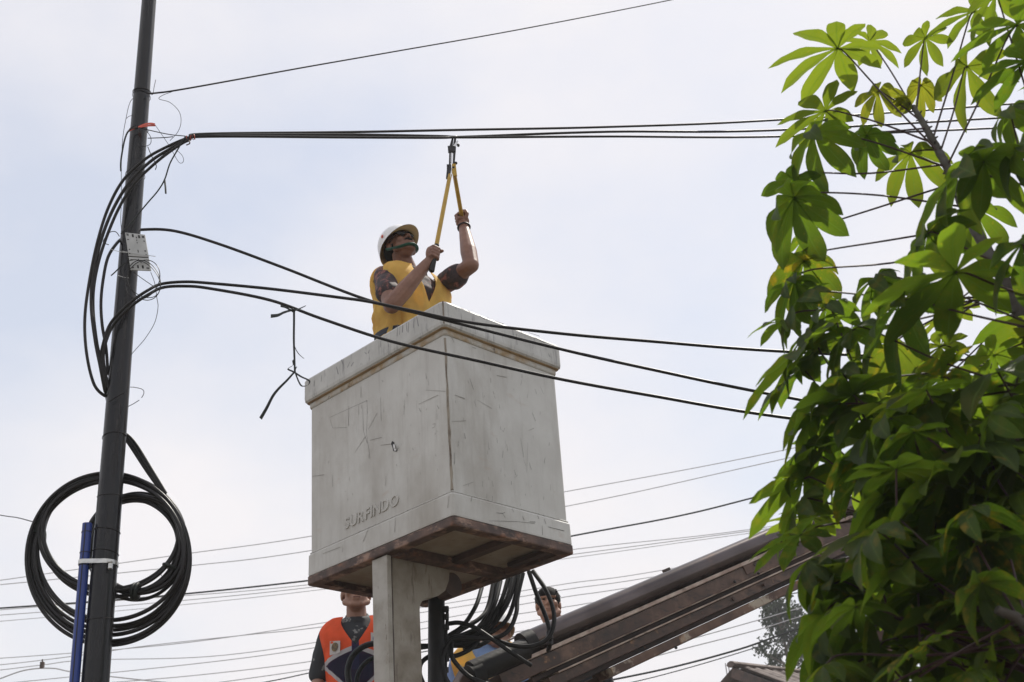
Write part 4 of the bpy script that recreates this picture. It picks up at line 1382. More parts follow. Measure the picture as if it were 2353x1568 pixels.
def torso_rings(T, grow=0.0, z0=-.06, z1=.545, n=16, seg=28):
    """list of rings; T(local vec)->world"""
    def dims(z):
        ks = [(-.06, .165, .112), (.05, .158, .110), (.15, .160, .112), (.28, .176, .122), (.38, .190, .122), (.44, .196, .108), (.49, .185, .085), (.525, .150, .062), (.555, .100, .05)]
        for (a, w0, d0), (b, w1, d1) in zip(ks, ks[1:]):
            if z <= b:
                t = (z - a) / (b - a)
                return w0 + (w1 - w0) * t, d0 + (d1 - d0) * t
        return ks[-1][1:]
    return dims


DIMS = torso_rings(None)


def torso_pt(T, phi, z, grow):
    w, d = DIMS(z)
    c, s = math.cos(phi), math.sin(phi)
    e = 0.82
    x = (w + grow) * math.copysign(abs(c) ** e, c)
    y = (d + grow) * math.copysign(abs(s) ** e, s)
    return T(Vector((x, y + .004, z)))


def torso_mb(T, grow, mb=None, z0=-.06, z1=.55):
    mb = mb or MB()
    n, seg = 16, 28
    vs = []; fs = []
    for i in range(n + 1):
        z = z0 + (z1 - z0) * i / n
        for k in range(seg):
            vs.append(torso_pt(T, 2 * math.pi * k / seg, z, grow))
    for i in range(n):
        for k in range(seg):
            l = (k + 1) % seg
            fs.append((i * seg + k, i * seg + l, (i + 1) * seg + l, (i + 1) * seg + k))
    fs += [tuple(range(seg))[::-1], tuple(n * seg + k for k in range(seg))]
    mb.add(vs, fs)
    return mb


def vest(T, grow, m, parent, z0=-.05, vdepth=.22, name='vest', wrinkle=.006, seed=0, arm_z=.36, vw=.5):
    """sleeveless vest: open V at the front, armholes at the sides; UV = (x, z) of the body"""
    nphi, nz = 96, 26
    vs = []; fs = []; uvs = []

    def top(phi):
        x = math.cos(phi); y = math.sin(phi)
        side = abs(x)
        if side > .965:                        # armhole
            t = (side - .965) / .035
            return .535 - (.535 - arm_z) * (1 - (1 - t) ** 2)
        if y > 0:
            t = side / vw
            if t < 1: return .54 - vdepth * (1 - t)
        else:
            t = side / .42
            if t < 1: return .548 - .03 * (1 - t)
        return .545
    for i in range(nphi):
        phi = 2 * math.pi * i / nphi
        tp = top(phi)
        for j in range(nz + 1):
            z = z0 + (tp - z0) * j / nz
            sh_ = max(0.0, min(1.0, (z - .34) / .12))
            g_ = grow + .012 * (1 - j / nz) + .026 * sh_ * abs(math.cos(phi)) ** 2
            p = torso_pt(T, phi, z, g_)
            nn = mnoise.noise(Vector((math.cos(phi) * 2.6 + seed, math.sin(phi) * 2.6, z * 9 + seed)))
            nn += .5 * mnoise.noise(Vector((math.cos(phi) * 7 + seed, math.sin(phi) * 7, z * 22 + seed)))
            nn += .9 * (.25 - abs(mnoise.noise(Vector((math.cos(phi) * 3.4 + z * 5 + seed * 3, math.sin(phi) * 3.4, z * 6 - math.cos(phi) * 4)))))
            ctr = T(Vector((0, 0, z)))
            p = p + (p - ctr).normalized() * wrinkle * nn * (1 - .75 * (j / nz) ** 2)
            vs.append(p)
            w, d = DIMS(z)
            uvs.append(((w + grow) * math.cos(phi) if math.sin(phi) > -.1 else (w + grow) * math.cos(phi), z))
    for i in range(nphi):
        k = (i + 1) % nphi
        for j in range(nz):
            fs.append((i * (nz + 1) + j, k * (nz + 1) + j, k * (nz + 1) + j + 1, i * (nz + 1) + j + 1))
    me = bpy.data.meshes.new(name)
    me.from_pydata([tuple(v) for v in vs], [], fs)
    ul = me.uv_layers.new(name='UVMap')
    for lp in me.loops:
        ul.data[lp.index].uv = uvs[lp.vertex_index]
    me.update()
    me = evald(me, [('SOLIDIFY', dict(thickness=.004, offset=1.0))], name)
    return link(name, me, m, parent, True)


def head_prims(mb, H, neck_to, nr=.054):
    """H(local)->world point, local axes scaled in metres"""
    M3 = H.to_3x3()

    def P(x, y, z): return H @ Vector((x, y, z))

    def E(c, r, **k): mb.ell(P(*c), r, M3, 16, 12)
    E((0, -.015, .03), (.075, .094, .085))
    E((0, .028, -.03), (.062, .064, .082))
    E((0, .040, -.075), (.046, .046, .034))
    E((0, .070, -.094), (.022, .018, .016))
    mb.cap(P(0, .090, .014), .0085, P(0, .108, -.020), .0125)
    for s in (-1, 1):
        E((s * .013, .098, -.026), (.009, .011, .008))
        E((s * .037, .066, -.020), (.024, .024, .026))
        E((s * .077, -.006, -.004), (.010, .020, .032))
        mb.cap(P(s * .012, .088, .030), .010, P(s * .044, .074, .030), .010)
        mb.cap(P(s * .060, .02, -.055), .022, P(s * .02, .068, -.088), .018)
    mb.cap(P(-.020, .089, -.052), .0065, P(.020, .089, -.052), .0065)
    mb.cap(P(-.016, .088, -.064), .007, P(.016, .088, -.064), .007)
    mb.cap(P(0, -.022, -.045), nr, neck_to, nr * 1.08)


def fist(mb, G, ax, palm, hr, right=True, flip=1, s=1.0):
    """closed hand round a bar through G along ax; palm: unit vector from bar to the palm side"""
    ax = ax.normalized()
    palm = (palm - ax * palm.dot(ax)).normalized()
    side = ax.cross(palm) * flip
    r_ = hr + .0085 * s
    mb.ell(G + palm * (hr + .014 * s) + side * .012, (.040 * s, .030 * s, .016 * s), Matrix((ax, side, palm)).transposed(), 14, 10)
    mb.ell(G + palm * (hr + .012 * s) - side * .016, (.034 * s, .024 * s, .017 * s), Matrix((ax, side, palm)).transposed(), 14, 10)
    for i, (len_, fr_) in enumerate(((.95, .0092), (1.0, .0097), (.97, .0093), (.86, .0082))):
        o = ax * ((1.5 - i) * .0195 * s)
        ang = [30, 85, 150, 215 * len_ + 10, 255 * len_]
        rad = [r_ + .012, r_ + .013, r_ + .002, r_, r_ - .002]
        pts = [G + o + (palm * math.cos(R(a)) + side * math.sin(R(a))) * q_ for a, q_ in zip(ang, rad)]
        for k in range(len(pts) - 1):
            mb.cap(pts[k], fr_ * s * (1 - .05 * k), pts[k + 1], fr_ * s * (1 - .05 * (k + 1)), 8)
    # thumb leaves the side of the palm near its base, closes over the fingers
    tp = [(-28, r_ + .016, .018), (-70, r_ + .012, .034), (-120, r_ + .008, .038), (-165, r_ + .014, .030)]
    pts = [G + ax * (z * s) + (palm * math.cos(R(a)) + side * math.sin(R(a))) * q_ for a, q_, z in tp]
    for k in range(3):
        mb.cap(pts[k], (.0125 - .001 * k) * s, pts[k + 1], (.0115 - .001 * k) * s, 8)


def hard_hat(H, parent, mo, mi, brim_f=.042):
    """safety helmet: dome with ridge and peak; outside and lining"""
    nphi, nt_ = 48, 14
    def shellpts(off):
        vs = []
        for i in range(nphi):
            phi = 2 * math.pi * i / nphi
            for j in range(nt_ + 4):
                if j <= nt_:
                    t = (math.pi / 2) * j / nt_
                    x = (.108 + off) * math.sin(t) * math.cos(phi); y = (.130 + off) * math.sin(t) * math.sin(phi) - .012
                    z = .012 + (.130 + off) * math.cos(t) ** .85 if t < math.pi / 2 - 1e-6 else .012
                    if abs(x) < .022 and j < nt_ - 1: z += .006 * (1 - (abs(x) / .022) ** 2)
                else:
                    k = j - nt_
                    fr_ = max(0, math.sin(phi)) ** 1.5
                    ext = (.010 + brim_f * fr_) * k / 3
                    x = (.108 + off * .3 + ext * .55) * math.cos(phi); y = (.130 + off * .3 + ext) * math.sin(phi) - .012
                    z = .012 - .004 * k - .010 * fr_ * k / 3
                    z += off * .6
                # sides dip slightly to the back
                z -= .02 * max(0, -math.sin(phi)) * (1 if j > nt_ - 4 else .4)
                vs.append(H @ Vector((x, y, z)))
        return vs
    m = nt_ + 4
    for off, mm, nm in ((.0025, mo, 'helmet'), (-.0025, mi, 'helmet_lining')):
        vs = shellpts(off); fs = []
        for i in range(nphi):
            k = (i + 1) % nphi
            for j in range(m - 1):
                fs.append((i * m + j, i * m + j + 1, k * m + j + 1, k * m + j))
        o = MB().add(vs, fs).build(nm, mm, parent, True)


def person_base(label, root_loc):
    return thing('person', label, 'person', root_loc)


def legs(mbp, mbs, T, zfoot):
    for s in (-1, 1):
        hip = T(Vector((s * .085, 0, -.04)))
        foot = Vector((hip.x, hip.y, zfoot + .09))
        knee = hip.lerp(foot, .5) + Vector((0, -.03, 0))
        mbp.cap(hip, .088, knee, .062); mbp.cap(knee, .062, foot, .048)
        mbs.cap(Vector((foot.x, foot.y + .06, zfoot + .045)), .045, Vector((foot.x, foot.y - .13, zfoot + .035)), .035)


# ---- the worker in the bucket
WF = Vector((math.sin(R(48)), -math.cos(R(48)), 0))
chest = V(940, 679, 6.78)
Tw = frame(WF + Z * -.02)
org = chest - Z * .40


def TW(p):
    q_ = Tw @ Vector((p.x * 1.15, p.y * 1.12, p.z))
    return org + q_ + Vector((0.06, -.02, 0)) * (p.z * .5 - .15)


worker = thing('person', 'worker in white helmet and yellow vest cutting the cable from the bucket', 'person', bpnt(0, 0, .06))
HW = V(918, 570, 6.70)
hf = Vector((math.sin(R(36)) * math.cos(R(28)), -math.cos(R(36)) * math.cos(R(28)), math.sin(R(28))))
hup = (Z + Vector((-.16, 0, 0))).normalized()
Hm = frame(hf, hup)
Hmat = Matrix.Translation(HW) @ Hm.to_4x4() @ Matrix.Scale(1.02, 4)
SR, SL = TW(Vector((.188, .0, .455))), TW(Vector((-.192, .0, .515)))
ER, EL_ = V(900, 702, 6.40), V(1083, 610, 6.66)
GR, GL = V(999, 585, 6.42), V(1062, 503, 6.84)
# the bolt cutter
hinge = V(1040, 388, 6.52)
jaw = V(1043, 321, 6.50)
hl_axis = (GR - V(1034, 400, 6.51)).normalized()
hr_axis = (GL - V(1044, 400, 6.53)).normalized()
tool = thing('bolt_cutter', 'long yellow handled bolt cutter clamped on the top cables', 'bolt cutter', hinge)
a0 = V(1034, 402, 6.51); a1 = V(992, 626, 6.41); a1 = a0 + (GR - a0) * ((a1 - a0).length / (GR - a0).length)
b0_ = V(1044, 400, 6.53); b1_ = b0_ + (GL - b0_) * ((GL - b0_).length + .06) / (GL - b0_).length
ga = a0.lerp(a1, .74); gb = b0_.lerp(b1_, .80)
MB().tube([a0, a0.lerp(ga, .5), ga], [.0125, .0135, .0135], 16).build('handle', M_tooly, tool, True)
MB().tube([b0_, b0_.lerp(gb, .5), gb], [.0125, .0135, .0135], 16).build('handle', M_tooly, tool, True)
MB().tube([ga, a1 - (a1 - ga) * .02, a1], [.0165, .017, .014], 16).build('grip', M_grip, tool, True)
MB().tube([gb, b1_ - (b1_ - gb) * .02, b1_], [.0165, .017, .014], 16).build('grip', M_grip, tool, True)
tx = CRT
tzv = (jaw - hinge).normalized()
tyv = tx.cross(tzv).normalized(); tx = tzv.cross(tyv).normalized() if tzv.cross(tyv).dot(CRT) > 0 else -tzv.cross(tyv).normalized()


def tp(x, y, z=6.51):
    return V(1080 / 1.088 + x * (120 / 697) / 1.088, 330 / 1.088 + y * (270 / 1568) / 1.088, z)


def plate(pts, th, name, m, d=0.0, Yp=6.51):
    P = [tp(x, y, Yp) for x, y in pts]
    n = len(P)
    vs = [p + tyv * (d - th / 2) for p in P] + [p + tyv * (d + th / 2) for p in P]
    fs = [tuple(range(n)), tuple(range(2 * n - 1, n - 1, -1))] + [(i, (i + 1) % n, n + (i + 1) % n, n + i) for i in range(n)]
    return MB().add(vs, fs).build(name, m, tool, bevel=.0015)


plate([(245, 470), (250, 300), (275, 295), (272, 470)], .012, 'jaw_arm', M_toolb)
plate([(300, 470), (308, 290), (345, 285), (330, 470)], .012, 'jaw_arm', M_toolb)
plate([(228, 215), (350, 205), (345, 300), (235, 300)], .022, 'jaw_plate', M_toolb)
plate([(255, 210), (290, 90), (312, 95), (300, 210)], .012, 'blade', M_toolb)
plate([(305, 215), (322, 92), (352, 95), (350, 140), (335, 215)], .012, 'blade', M_toolb, .004)
plate([(305, 225), (370, 140), (385, 155), (345, 235)], .008, 'bright_link', M_tools, .014)
plate([(275, 470), (280, 315), (298, 315), (292, 470)], .004, 'bright_link', M_tools, .010)
MB().ell(tp(382, 195), (.009, .012, .011)).build('bolt', M_toolb, tool, True)
MB().ell(tp(345, 455), (.011, .012, .009)).build('bolt', M_toolb, tool, True)
MB().ell(tp(312, 525), (.010, .014, .010)).build('bolt', M_toolb, tool, True)
MB().ell(tp(240, 500), (.011, .014, .010)).build('bolt', M_toolb, tool, True)
plate([(215, 480), (280, 480), (285, 560), (250, 690), (203, 680), (215, 560)], .018, 'socket', M_toolb)
plate([(290, 470), (345, 470), (365, 640), (310, 650), (290, 600)], .016, 'socket', M_tooly)
plate([(285, 540), (296, 540), (270, 680), (255, 690)], .006, 'bright_link', M_tools, .012)

body = MB()
head_prims(body, Hmat, TW(Vector((0, .0, .52))), .057)
torso_mb(TW, -.02, body, -.06, .54)
body.cap(SR, .060, ER, .050); body.cap(SL, .060, EL_, .048)
wr = GR + (ER - GR).normalized() * .078
wl_ = GL + (EL_ - GL).normalized() * .082
body.cap(ER, .050, ER.lerp(wr, .35), .053); body.cap(ER.lerp(wr, .35), .053, wr, .033)
body.cap(EL_, .048, EL_.lerp(wl_, .35), .052); body.cap(EL_.lerp(wl_, .35), .052, wl_, .032)
body.cap(wr, .029, GR + (ER - GR).normalized() * .03, .030)
body.cap(wl_, .028, GL + (EL_ - GL).normalized() * .03, .029)
fist(body, GR, (a0 - a1), (ER - GR), .0165, True, 1, 1.12)
fist(body, GL, (b0_ - b1_), (EL_ - GL), .0165, False, -1, 1.12)
pm, sm = MB(), MB()
legs(pm, sm, TW, bpnt(0, 0, .06).z)
for s in (-1, 1):
    hip = TW(Vector((s * .085, 0, -.04)))
    body.cap(hip, .05, Vector((hip.x, hip.y, bpnt(0, 0, .2).z)), .035)
remeshed(body, 'body', M_skin, worker, .0048, 3)
torso_mb(TW, .0, pm, -.12 + .06, .08)
remeshed(pm, 'trousers', M_pants, worker, .012, 4)
remeshed(sm, 'shoes', M_shoe, worker, .012, 3)
sh = torso_mb(TW, .004)
slr = SR.lerp(ER, .62); sll = SL.lerp(EL_, .60)
sh.cap(SR, .060, slr, .076); sh.cap(SL, .060, sll, .078)
sh.cap(TW(Vector((.1, .01, .48))), .05, SR, .058); sh.cap(TW(Vector((-.1, .01, .48))), .05, SL, .058)
nb = TW(Vector((0, .0, .53)))
for k in range(14):
    a = 2 * math.pi * k / 14
    a2 = 2 * math.pi * (k + 1) / 14
    f_ = lambda t: TW(Vector((.066 * math.cos(t), .064 * math.sin(t) + .012, .565 - .045 * math.sin(t))))
    sh.cap(f_(a), .022, f_(a2), .022, 8)
remeshed(sh, 'shirt', M_batik, worker, .008, 4, (.010, 16, 1.0))
vest(TW, .022, M_vesty, worker, -.08, .26, 'vest', .024, 2.0, vw=.36)
# dark belt band at the hem of the vest
bl_ = MB()
vs = []; fs = []
for k in range(40):
    for z_ in (.052, .088):
        for g_ in (.0345, .0385):
            vs.append(torso_pt(TW, 2 * math.pi * k / 40, z_, g_))
for k in range(40):
    l = (k + 1) % 40
    a, b = 4 * k, 4 * l
    fs += [(a, b, b + 1, a + 1), (a + 2, a + 3, b + 3, b + 2), (a, a + 2, b + 2, b), (a + 1, b + 1, b + 3, a + 3)]
bl_.add(vs, fs).build('belt', M_pants, worker, True)
hard_hat(Hmat @ Matrix.Translation((0, 0, .012)), worker, M_helm, M_hin)
MB().ell(Hmat @ Vector((.109, .02, .06)), (.003, .012, .010), Hm).build('helmet_badge', M_red, worker, True)
hr_ = MB().ell(Hmat @ Vector((0, -.028, .012)), (.080, .092, .070), Hm, 18, 12)
hr_.build('hair', M_hair, worker, True)
gl = MB()
for s in (-1, 1):
    gl.ell(Hmat @ Vector((s * .033, .097, .013)), (.032, .012, .021), Hm @ Matrix.Rotation(R(-14 * s), 3, 'Z'), 14, 10)
    gl.cap(Hmat @ Vector((s * .060, .085, .018)), .0045, Hmat @ Vector((s * .080, -.01, .014)), .003, 6)
gl.cap(Hmat @ Vector((-.01, .1, .018)), .003, Hmat @ Vector((.01, .1, .018)), .003, 6)
gl.build('sunglasses', M_lens, worker, True)
mst = MB().cap(Hmat @ Vector((-.024, .092, -.041)), .005, Hmat @ Vector((0, .099, -.039)), .006, 8).cap(Hmat @ Vector((0, .099, -.039)), .006, Hmat @ Vector((.024, .092, -.041)), .005, 8)
mst.build('moustache', M_hair, worker, True)
# green chin strap cupped on the chin
cs = [Hmat @ Vector(p) for p in ((.086, -.02, -.015), (.080, .01, -.045), (.062, .05, -.078), (.035, .082, -.092), (0, .096, -.096), (-.035, .082, -.092), (-.062, .05, -.078), (-.08, .01, -.045), (-.086, -.02, -.015))]
MB().tube(crom(cs, 5), .0135, 10, flat=.55).build('chin_strap', M_green, worker, True)
# watch on the raised wrist
wa = (EL_ - wl_).normalized()
wc = wl_ + wa * .012
wx = wa.orthogonal().normalized(); wy = wa.cross(wx)
MB().tube([wc + (wx * math.cos(a) + wy * math.sin(a)) * .036 for a in [2 * math.pi * k / 20 for k in range(20)]], .008, 8, closed=True, flat=.6).build('watch', M_strapw, worker, True)

# ---- people on the truck behind
DECK = None


def bystander(label, headpx, Y, look, face_up, facing, bodyoff, skin, hair_mat, shirt, vest_m=None, helmet=None, arms=True, seed=0, pitchv=0, size=1.0, sleeve=.55, vd=.2):
    Hc = V(*headpx, Y)
    f = Vector((math.sin(R(look)) * math.cos(R(face_up)), -math.cos(R(look)) * math.cos(R(face_up)), math.sin(R(face_up))))
    H3 = frame(f)
    Hm4 = Matrix.Translation(Hc) @ H3.to_4x4() @ Matrix.Scale(size, 4)
    bf = Vector((math.sin(R(facing)), -math.cos(R(facing)), 0))
    B3 = frame(bf)
    og = Hc + Vector(bodyoff) - Z * .735

    def T(p):
        return og + B3 @ p
    zf = og.z - .93
    root = thing('person', label, 'person', Vector((og.x, og.y, zf)))
    b = MB()
    head_prims(b, Hm4, T(Vector((0, 0, .52))), .064 if size == 1 else .062)
    torso_mb(T, -.02, b, -.06, .54)
    pm_, sm_ = MB(), MB()
    legs(pm_, sm_, T, zf)
    torso_mb(T, 0, pm_, -.06, .08)
    s_ = torso_mb(T, .003)
    for s in (-1, 1):
        S = T(Vector((s * .188, 0, .455)))
        E_ = T(Vector((s * .245, -.02, .19)))
        W_ = T(Vector((s * .215, .12, -.02)))
        b.cap(S, .055, E_, .042, ); b.cap(E_, .043, W_, .029)
        hd = (W_ - E_).normalized()
        pc_ = W_ + hd * .05
        b.ell(pc_, (.022, .04, .045), frame(hd).to_3x3())
        for i in range(4):
            o_ = B3 @ Vector((0, (1.5 - i) * .018, 0))
            b.cap(pc_ + o_ + hd * .02, .0085, pc_ + o_ + hd * .065, .008, 6)
            b.cap(pc_ + o_ + hd * .065, .008, pc_ + o_ + hd * .075 - Z * .02 - B3 @ Vector((s * .018, 0, 0)), .0075, 6)
        b.cap(pc_ + B3 @ Vector((0, .035, 0)), .010, pc_ + B3 @ Vector((-s * .012, .055, 0)) + hd * .03, .009, 6)
        b.cap(T(Vector((s * .085, 0, -.04))), .05, T(Vector((s * .085, 0, -.7))), .035)
        s_.cap(S, .056, S.lerp(E_, sleeve * 1.6), .066)
        s_.cap(T(Vector((s * .1, .0, .48))), .05, S, .054)
    for k in range(14):
        a = 2 * math.pi * k / 14; a2 = 2 * math.pi * (k + 1) / 14
        f2 = lambda t: T(Vector((.068 * math.cos(t), .064 * math.sin(t) + .01, .560 - .04 * math.sin(t))))
        s_.cap(f2(a), .015, f2(a2), .015, 8)
    remeshed(b, 'body', skin, root, .0058, 3)
    remeshed(pm_, 'trousers', M_pants, root, .014, 4)
    remeshed(sm_, 'shoes', M_shoe, root, .014, 3)
    remeshed(s_, 'shirt', shirt, root, .008, 4, (.008, 14, 1.0))
    if vest_m:
        vest(T, .016, vest_m, root, -.08, vd, 'vest', .007, seed)
    if helmet:
        hard_hat(Hm4 @ Matrix.Translation((0, 0, .012)), root, M_helm, M_hin, .05)
    h_ = MB()
    h_.ell(Hm4 @ Vector((0, -.022, .044)), (.086, .100, .092), H3, 20, 14)
    rndh = random.Random(seed)
    for k in range(90):
        a = rndh.uniform(0, 6.28); t = rndh.uniform(0, 1.25)
        d = Vector((math.sin(t) * math.cos(a), math.sin(t) * math.sin(a), math.cos(t)))
        p_ = Vector((0, -.024, .040)) + Vector((d.x * .081, d.y * .092, d.z * .083))
        h_.cap(Hm4 @ p_, .006, Hm4 @ (p_ + d * .008 + Vector((rndh.uniform(-.01, .01), .010, -.004))), .0025, 5)
    if not helmet:
        h_.build('hair', hair_mat, root, True)
    e_ = MB()
    for s in (-1, 1):
        e_.ell(Hm4 @ Vector((s * .031, .0835, .012)), (.012, .006, .0045), H3, 10, 6)
        e_.cap(Hm4 @ Vector((s * .016, .097, .034)), .0035, Hm4 @ Vector((s * .048, .084, .036)), .003, 6)
    e_.build('eyes_and_brows', M_hair, root, True)
    li = MB().cap(Hm4 @ Vector((-.019, .0925, -.058)), .0028, Hm4 @ Vector((.019, .0925, -.058)), .0028, 6)
    li.build('mouth', M_lips, root, True)
    return root, T, zf, B3


M_lips = mat('lips_dark', (0.13, 0.045, 0.035), 0.5)
M_badge = mat('badge_white', (0.55, 0.52, 0.50), 0.6)
M_gold = mat('badge_gold', (0.22, 0.15, 0.05), 0.6, col2=(0.08, 0.06, 0.05), vscale=60)
M_bluebadge = mat('badge_blue', (0.05, 0.10, 0.25), 0.6, col2=(0.25, 0.3, 0.4), vscale=70)
M_vesto = orange_vest_material(0, 0)
om, OT, ozf, OB = bystander('man in orange and navy safety vest standing behind the bucket post', (818, 1367), 7.95, 10, 10, 4, (0, .02, .035), M_skin2, M_hair, M_camo, M_vesto, seed=4, vd=.19, size=1.14)


def badge(T, x, z, w, h, m_in, parent, round_=True):
    def sp(dx, dz, g_):
        xx = x + dx
        phi = math.acos(max(-1, min(1, (abs(xx) / (DIMS(z + dz)[0] + .016)) ** (1 / .82)))) if True else 0
        return torso_pt(T, phi if xx > 0 else math.pi - phi, z + dz, g_)
    vs = [sp(-w / 2, -h / 2, .031), sp(w / 2, -h / 2 - .006, .031), sp(w / 2, h / 2, .029), sp(-w / 2, h / 2 - .006, .029)]
    bk = [p + Vector((0, .003, 0)) for p in vs]
    MB().add(vs + bk, [(0, 1, 2, 3), (7, 6, 5, 4), (0, 4, 5, 1), (1, 5, 6, 2), (2, 6, 7, 3), (3, 7, 4, 0)]).build('vest_badge', M_badge, parent)
    c = (vs[0] + vs[2]) / 2
    ux = (vs[1] - vs[0]).normalized(); uz = (vs[3] - vs[0]).normalized(); nn = ux.cross(uz).normalized()
    if nn.y > 0: nn = -nn
    pts = [c + ux * (w * .36 * math.cos(a)) + uz * (h * .34 * math.sin(a)) + nn * .004 for a in [2 * math.pi * k / 24 for k in range(24)]]
    MB().add(pts + [p - nn * .003 for p in pts], [tuple(range(24))] + [(i, (i + 1) % 24, 24 + (i + 1) % 24, 24 + i) for i in range(24)]).build('badge_emblem', m_in, parent)


badge(OT, .118, .345, .062, .080, M_gold, om)
badge(OT, -.118, .385, .058, .075, M_bluebadge, om)
bystander('bare headed man smiling up over the steel cylinder of the boom', (1260, 1392), 8.3, 2, 8, 10, (.10, .06, -.03), M_skin2, M_hair, M_blacksh, None, seed=9)
bystander('man in yellow vest, light blue shirt and white helmet half hidden by hoses', (1142, 1455), 8.05, 5, 8, 0, (-.07, .05, .13), M_skin2, M_hair, M_bluesh, M_vesty, helmet=True, seed=6)
DECKZ = ozf - .02

# truck the boom and the men stand on (below the picture)
tk = thing('lift_truck', 'lift truck deck carrying the bystanders and the boom turret', 'truck', Vector((1.6, 8.6, 0)))
MB().box((1.6, 8.75, DECKZ - .10), X, Yv, Z, 7.5, 2.3, .18).build('deck', M_rustd, tk, bevel=.02)
MB().box((1.6, 8.75, DECKZ / 2 + .15), X, Yv, Z, 7.2, 1.9, DECKZ - .7).build('chassis_box', M_truck, tk, bevel=.03)
for x_ in (-1.2, 3.2, 4.3):
    for y_ in (7.75, 9.75):
        MB().tube([(x_, y_ - .14, .5), (x_, y_ + .14, .5)], .5, 24).build('wheel', M_tyre, tk, bevel=.0)
MB().tube([(tur.x, tur.y, DECKZ), (tur.x, tur.y, max(tur.z + .2, DECKZ + .3))], .4, 24).build('turret', M_rustd, tk)

# ------------------------------------------------------------------ the cassava tree
rnd = random.Random(21)


def palmate(nl, droop, seed, spread=150, fold=.16):
    """palmate leaf, origin at the petiole joint, middle lobe along +Y, upper side +Z, longest lobe = 1"""
    rn = random.Random(seed)
    vs = []; fs = []; uvs = []
    for i in range(nl):
        f = i / (nl - 1) * 2 - 1
        ang = R(f * spread + rn.uniform(-5, 5))
        L = (1 - .42 * abs(f) ** 1.6) * rn.uniform(.93, 1.04)
        W = .148 * (1 - .25 * abs(f)) * rn.uniform(.92, 1.1)
        dr = droop * rn.uniform(.75, 1.25)
        tw = rn.uniform(-.25, .25)
        sbend = rn.uniform(-.12, .12)
        ns, nw = 11, 4
        base = len(vs)
        x = y = z = 0.0
        cy = cz = 0.0
        for s in range(ns + 1):
            t = s / ns
            # half width: narrow foot, widest at .62, pointed tip
            w = W * (math.sin(math.pi * min(1, t ** 1.25 * .93 + .02)) ** .9)
            if t > .86: w *= max(0.0, 1 - ((t - .86) / .14) ** 1.4 * .95)
            w = max(w, .010 if t < .3 else .0012)
            a = -dr * .25 - dr * t * .95 + .10
            if s:
                cy += L / ns * math.cos(a); cz += L / ns * math.sin(a)
            sx = sbend * t * t * L
            for k in range(nw + 1):
                q_ = k / nw * 2 - 1
                lx = sx + q_ * w
                lz = cz + abs(q_) * w * fold * 2 + q_ * w * tw + .012 * math.sin(t * 14 + q_ * 2 + i)* w / W
                ly = cy
                X_ = lx * math.cos(ang) + ly * math.sin(ang)
                Y_ = -lx * math.sin(ang) + ly * math.cos(ang)
                vs.append((X_, Y_, lz)); uvs.append((q_, t))
        for s in range(ns):
            for k in range(nw):
                a = base + s * (nw + 1) + k
                fs.append((a, a + 1, a + nw + 2, a + nw + 1))
    me = bpy.data.meshes.new('leaf')
    me.from_pydata(vs, [], fs)
    ul = me.uv_layers.new(name='UVMap')
    for lp in me.loops:
        ul.data[lp.index].uv = uvs[lp.vertex_index]
    me.polygons.foreach_set('use_smooth', [True] * len(me.polygons))
    me.materials.append(M_leaf)
    me.update()
    return me


LEAFM = {}
for di, dv in enumerate((.35, .75, 1.25)):
    LEAFM[di] = [palmate(nl, dv, 100 * di + k, sp_) for k, (nl, sp_) in enumerate(((9, 152), (8, 145), (9, 150), (7, 132), (8, 150)))]

tree_foot = Vector((2.35, 3.3, 0))
tree = thing('cassava_tree', 'leafy cassava shrub with hand shaped leaves on the right', 'tree', tree_foot)
TY = 3.45

stems = []


def stem(pts, r0, r1, name='branch'):
    ps = crom(pts, 8)
    n = len(ps)
    rs = [r0 + (r1 - r0) * i / (n - 1) for i in range(n)]
    # swollen leaf scars along the stem
    rs = [r * (1 + .12 * ((i % 3) == 0)) for i, r in enumerate(rs)]
    MB().tube(ps, rs, 10).build(name, M_bark, tree, True)
    stems.append(ps)
    # stubby leaf scars
    sc = MB()
    for i in range(2, n - 1, 2):
        d = Vector((rnd.gauss(0, 1), rnd.gauss(0, 1), .6)).normalized()
        t = (ps[min(i + 1, n - 1)] - ps[i - 1]).normalized()
        d = (d - t * d.dot(t) * .7).normalized()
        sc.cap(ps[i], rs[i] * .5, ps[i] + d * (rs[i] * 1.5), rs[i] * .22, 6)
    o = sc.build('leaf_scars', M_bark, tree, True)
    tag(o, kind='stuff')


sA = [V(2420, 900, 3.6), V(2353, 745, 3.5), V(2310, 650, 3.46), V(2262, 565, 3.45), V(2215, 475, 3.45), V(2180, 392, 3.45), V(2150, 335, 3.46), V(2122, 285, 3.48), V(2098, 245, 3.5)]
fork = tree_foot + Vector((-.02, .0, 1.05))
stem([tree_foot - Z * .1, tree_foot + Vector((.03, 0, .5)), fork], .050, .038, 'trunk')
stem([fork, fork.lerp(V(2500, 1150, 3.6), .6), V(2470, 1030, 3.6)] + sA, .030, .0085)
stem([fork, V(2420, 1700, 3.3), V(2330, 1500, 3.2), V(2230, 1350, 3.15), V(2140, 1240, 3.2), V(2080, 1180, 3.25)], .022, .009)
stem([fork, V(2550, 1500, 3.0), V(2480, 1250, 2.9), V(2440, 1000, 2.85), V(2400, 780, 2.9), V(2385, 600, 2.95), V(2372, 420, 3.0), V(2360, 200, 3.1)], .024, .009)
stem([fork, V(2500, 1680, 2.9), V(2440, 1560, 2.7), V(2360, 1440, 2.62), V(2290, 1400, 2.6)], .022, .009)
stem([fork, V(2450, 1500, 3.8), V(2350, 1290, 3.9), V(2250, 1140, 3.95), V(2180, 1020, 4.0), V(2120, 900, 4.0)], .020, .008)

leaf_list = []
MASS = ([], [], [])
MASSP = MB()


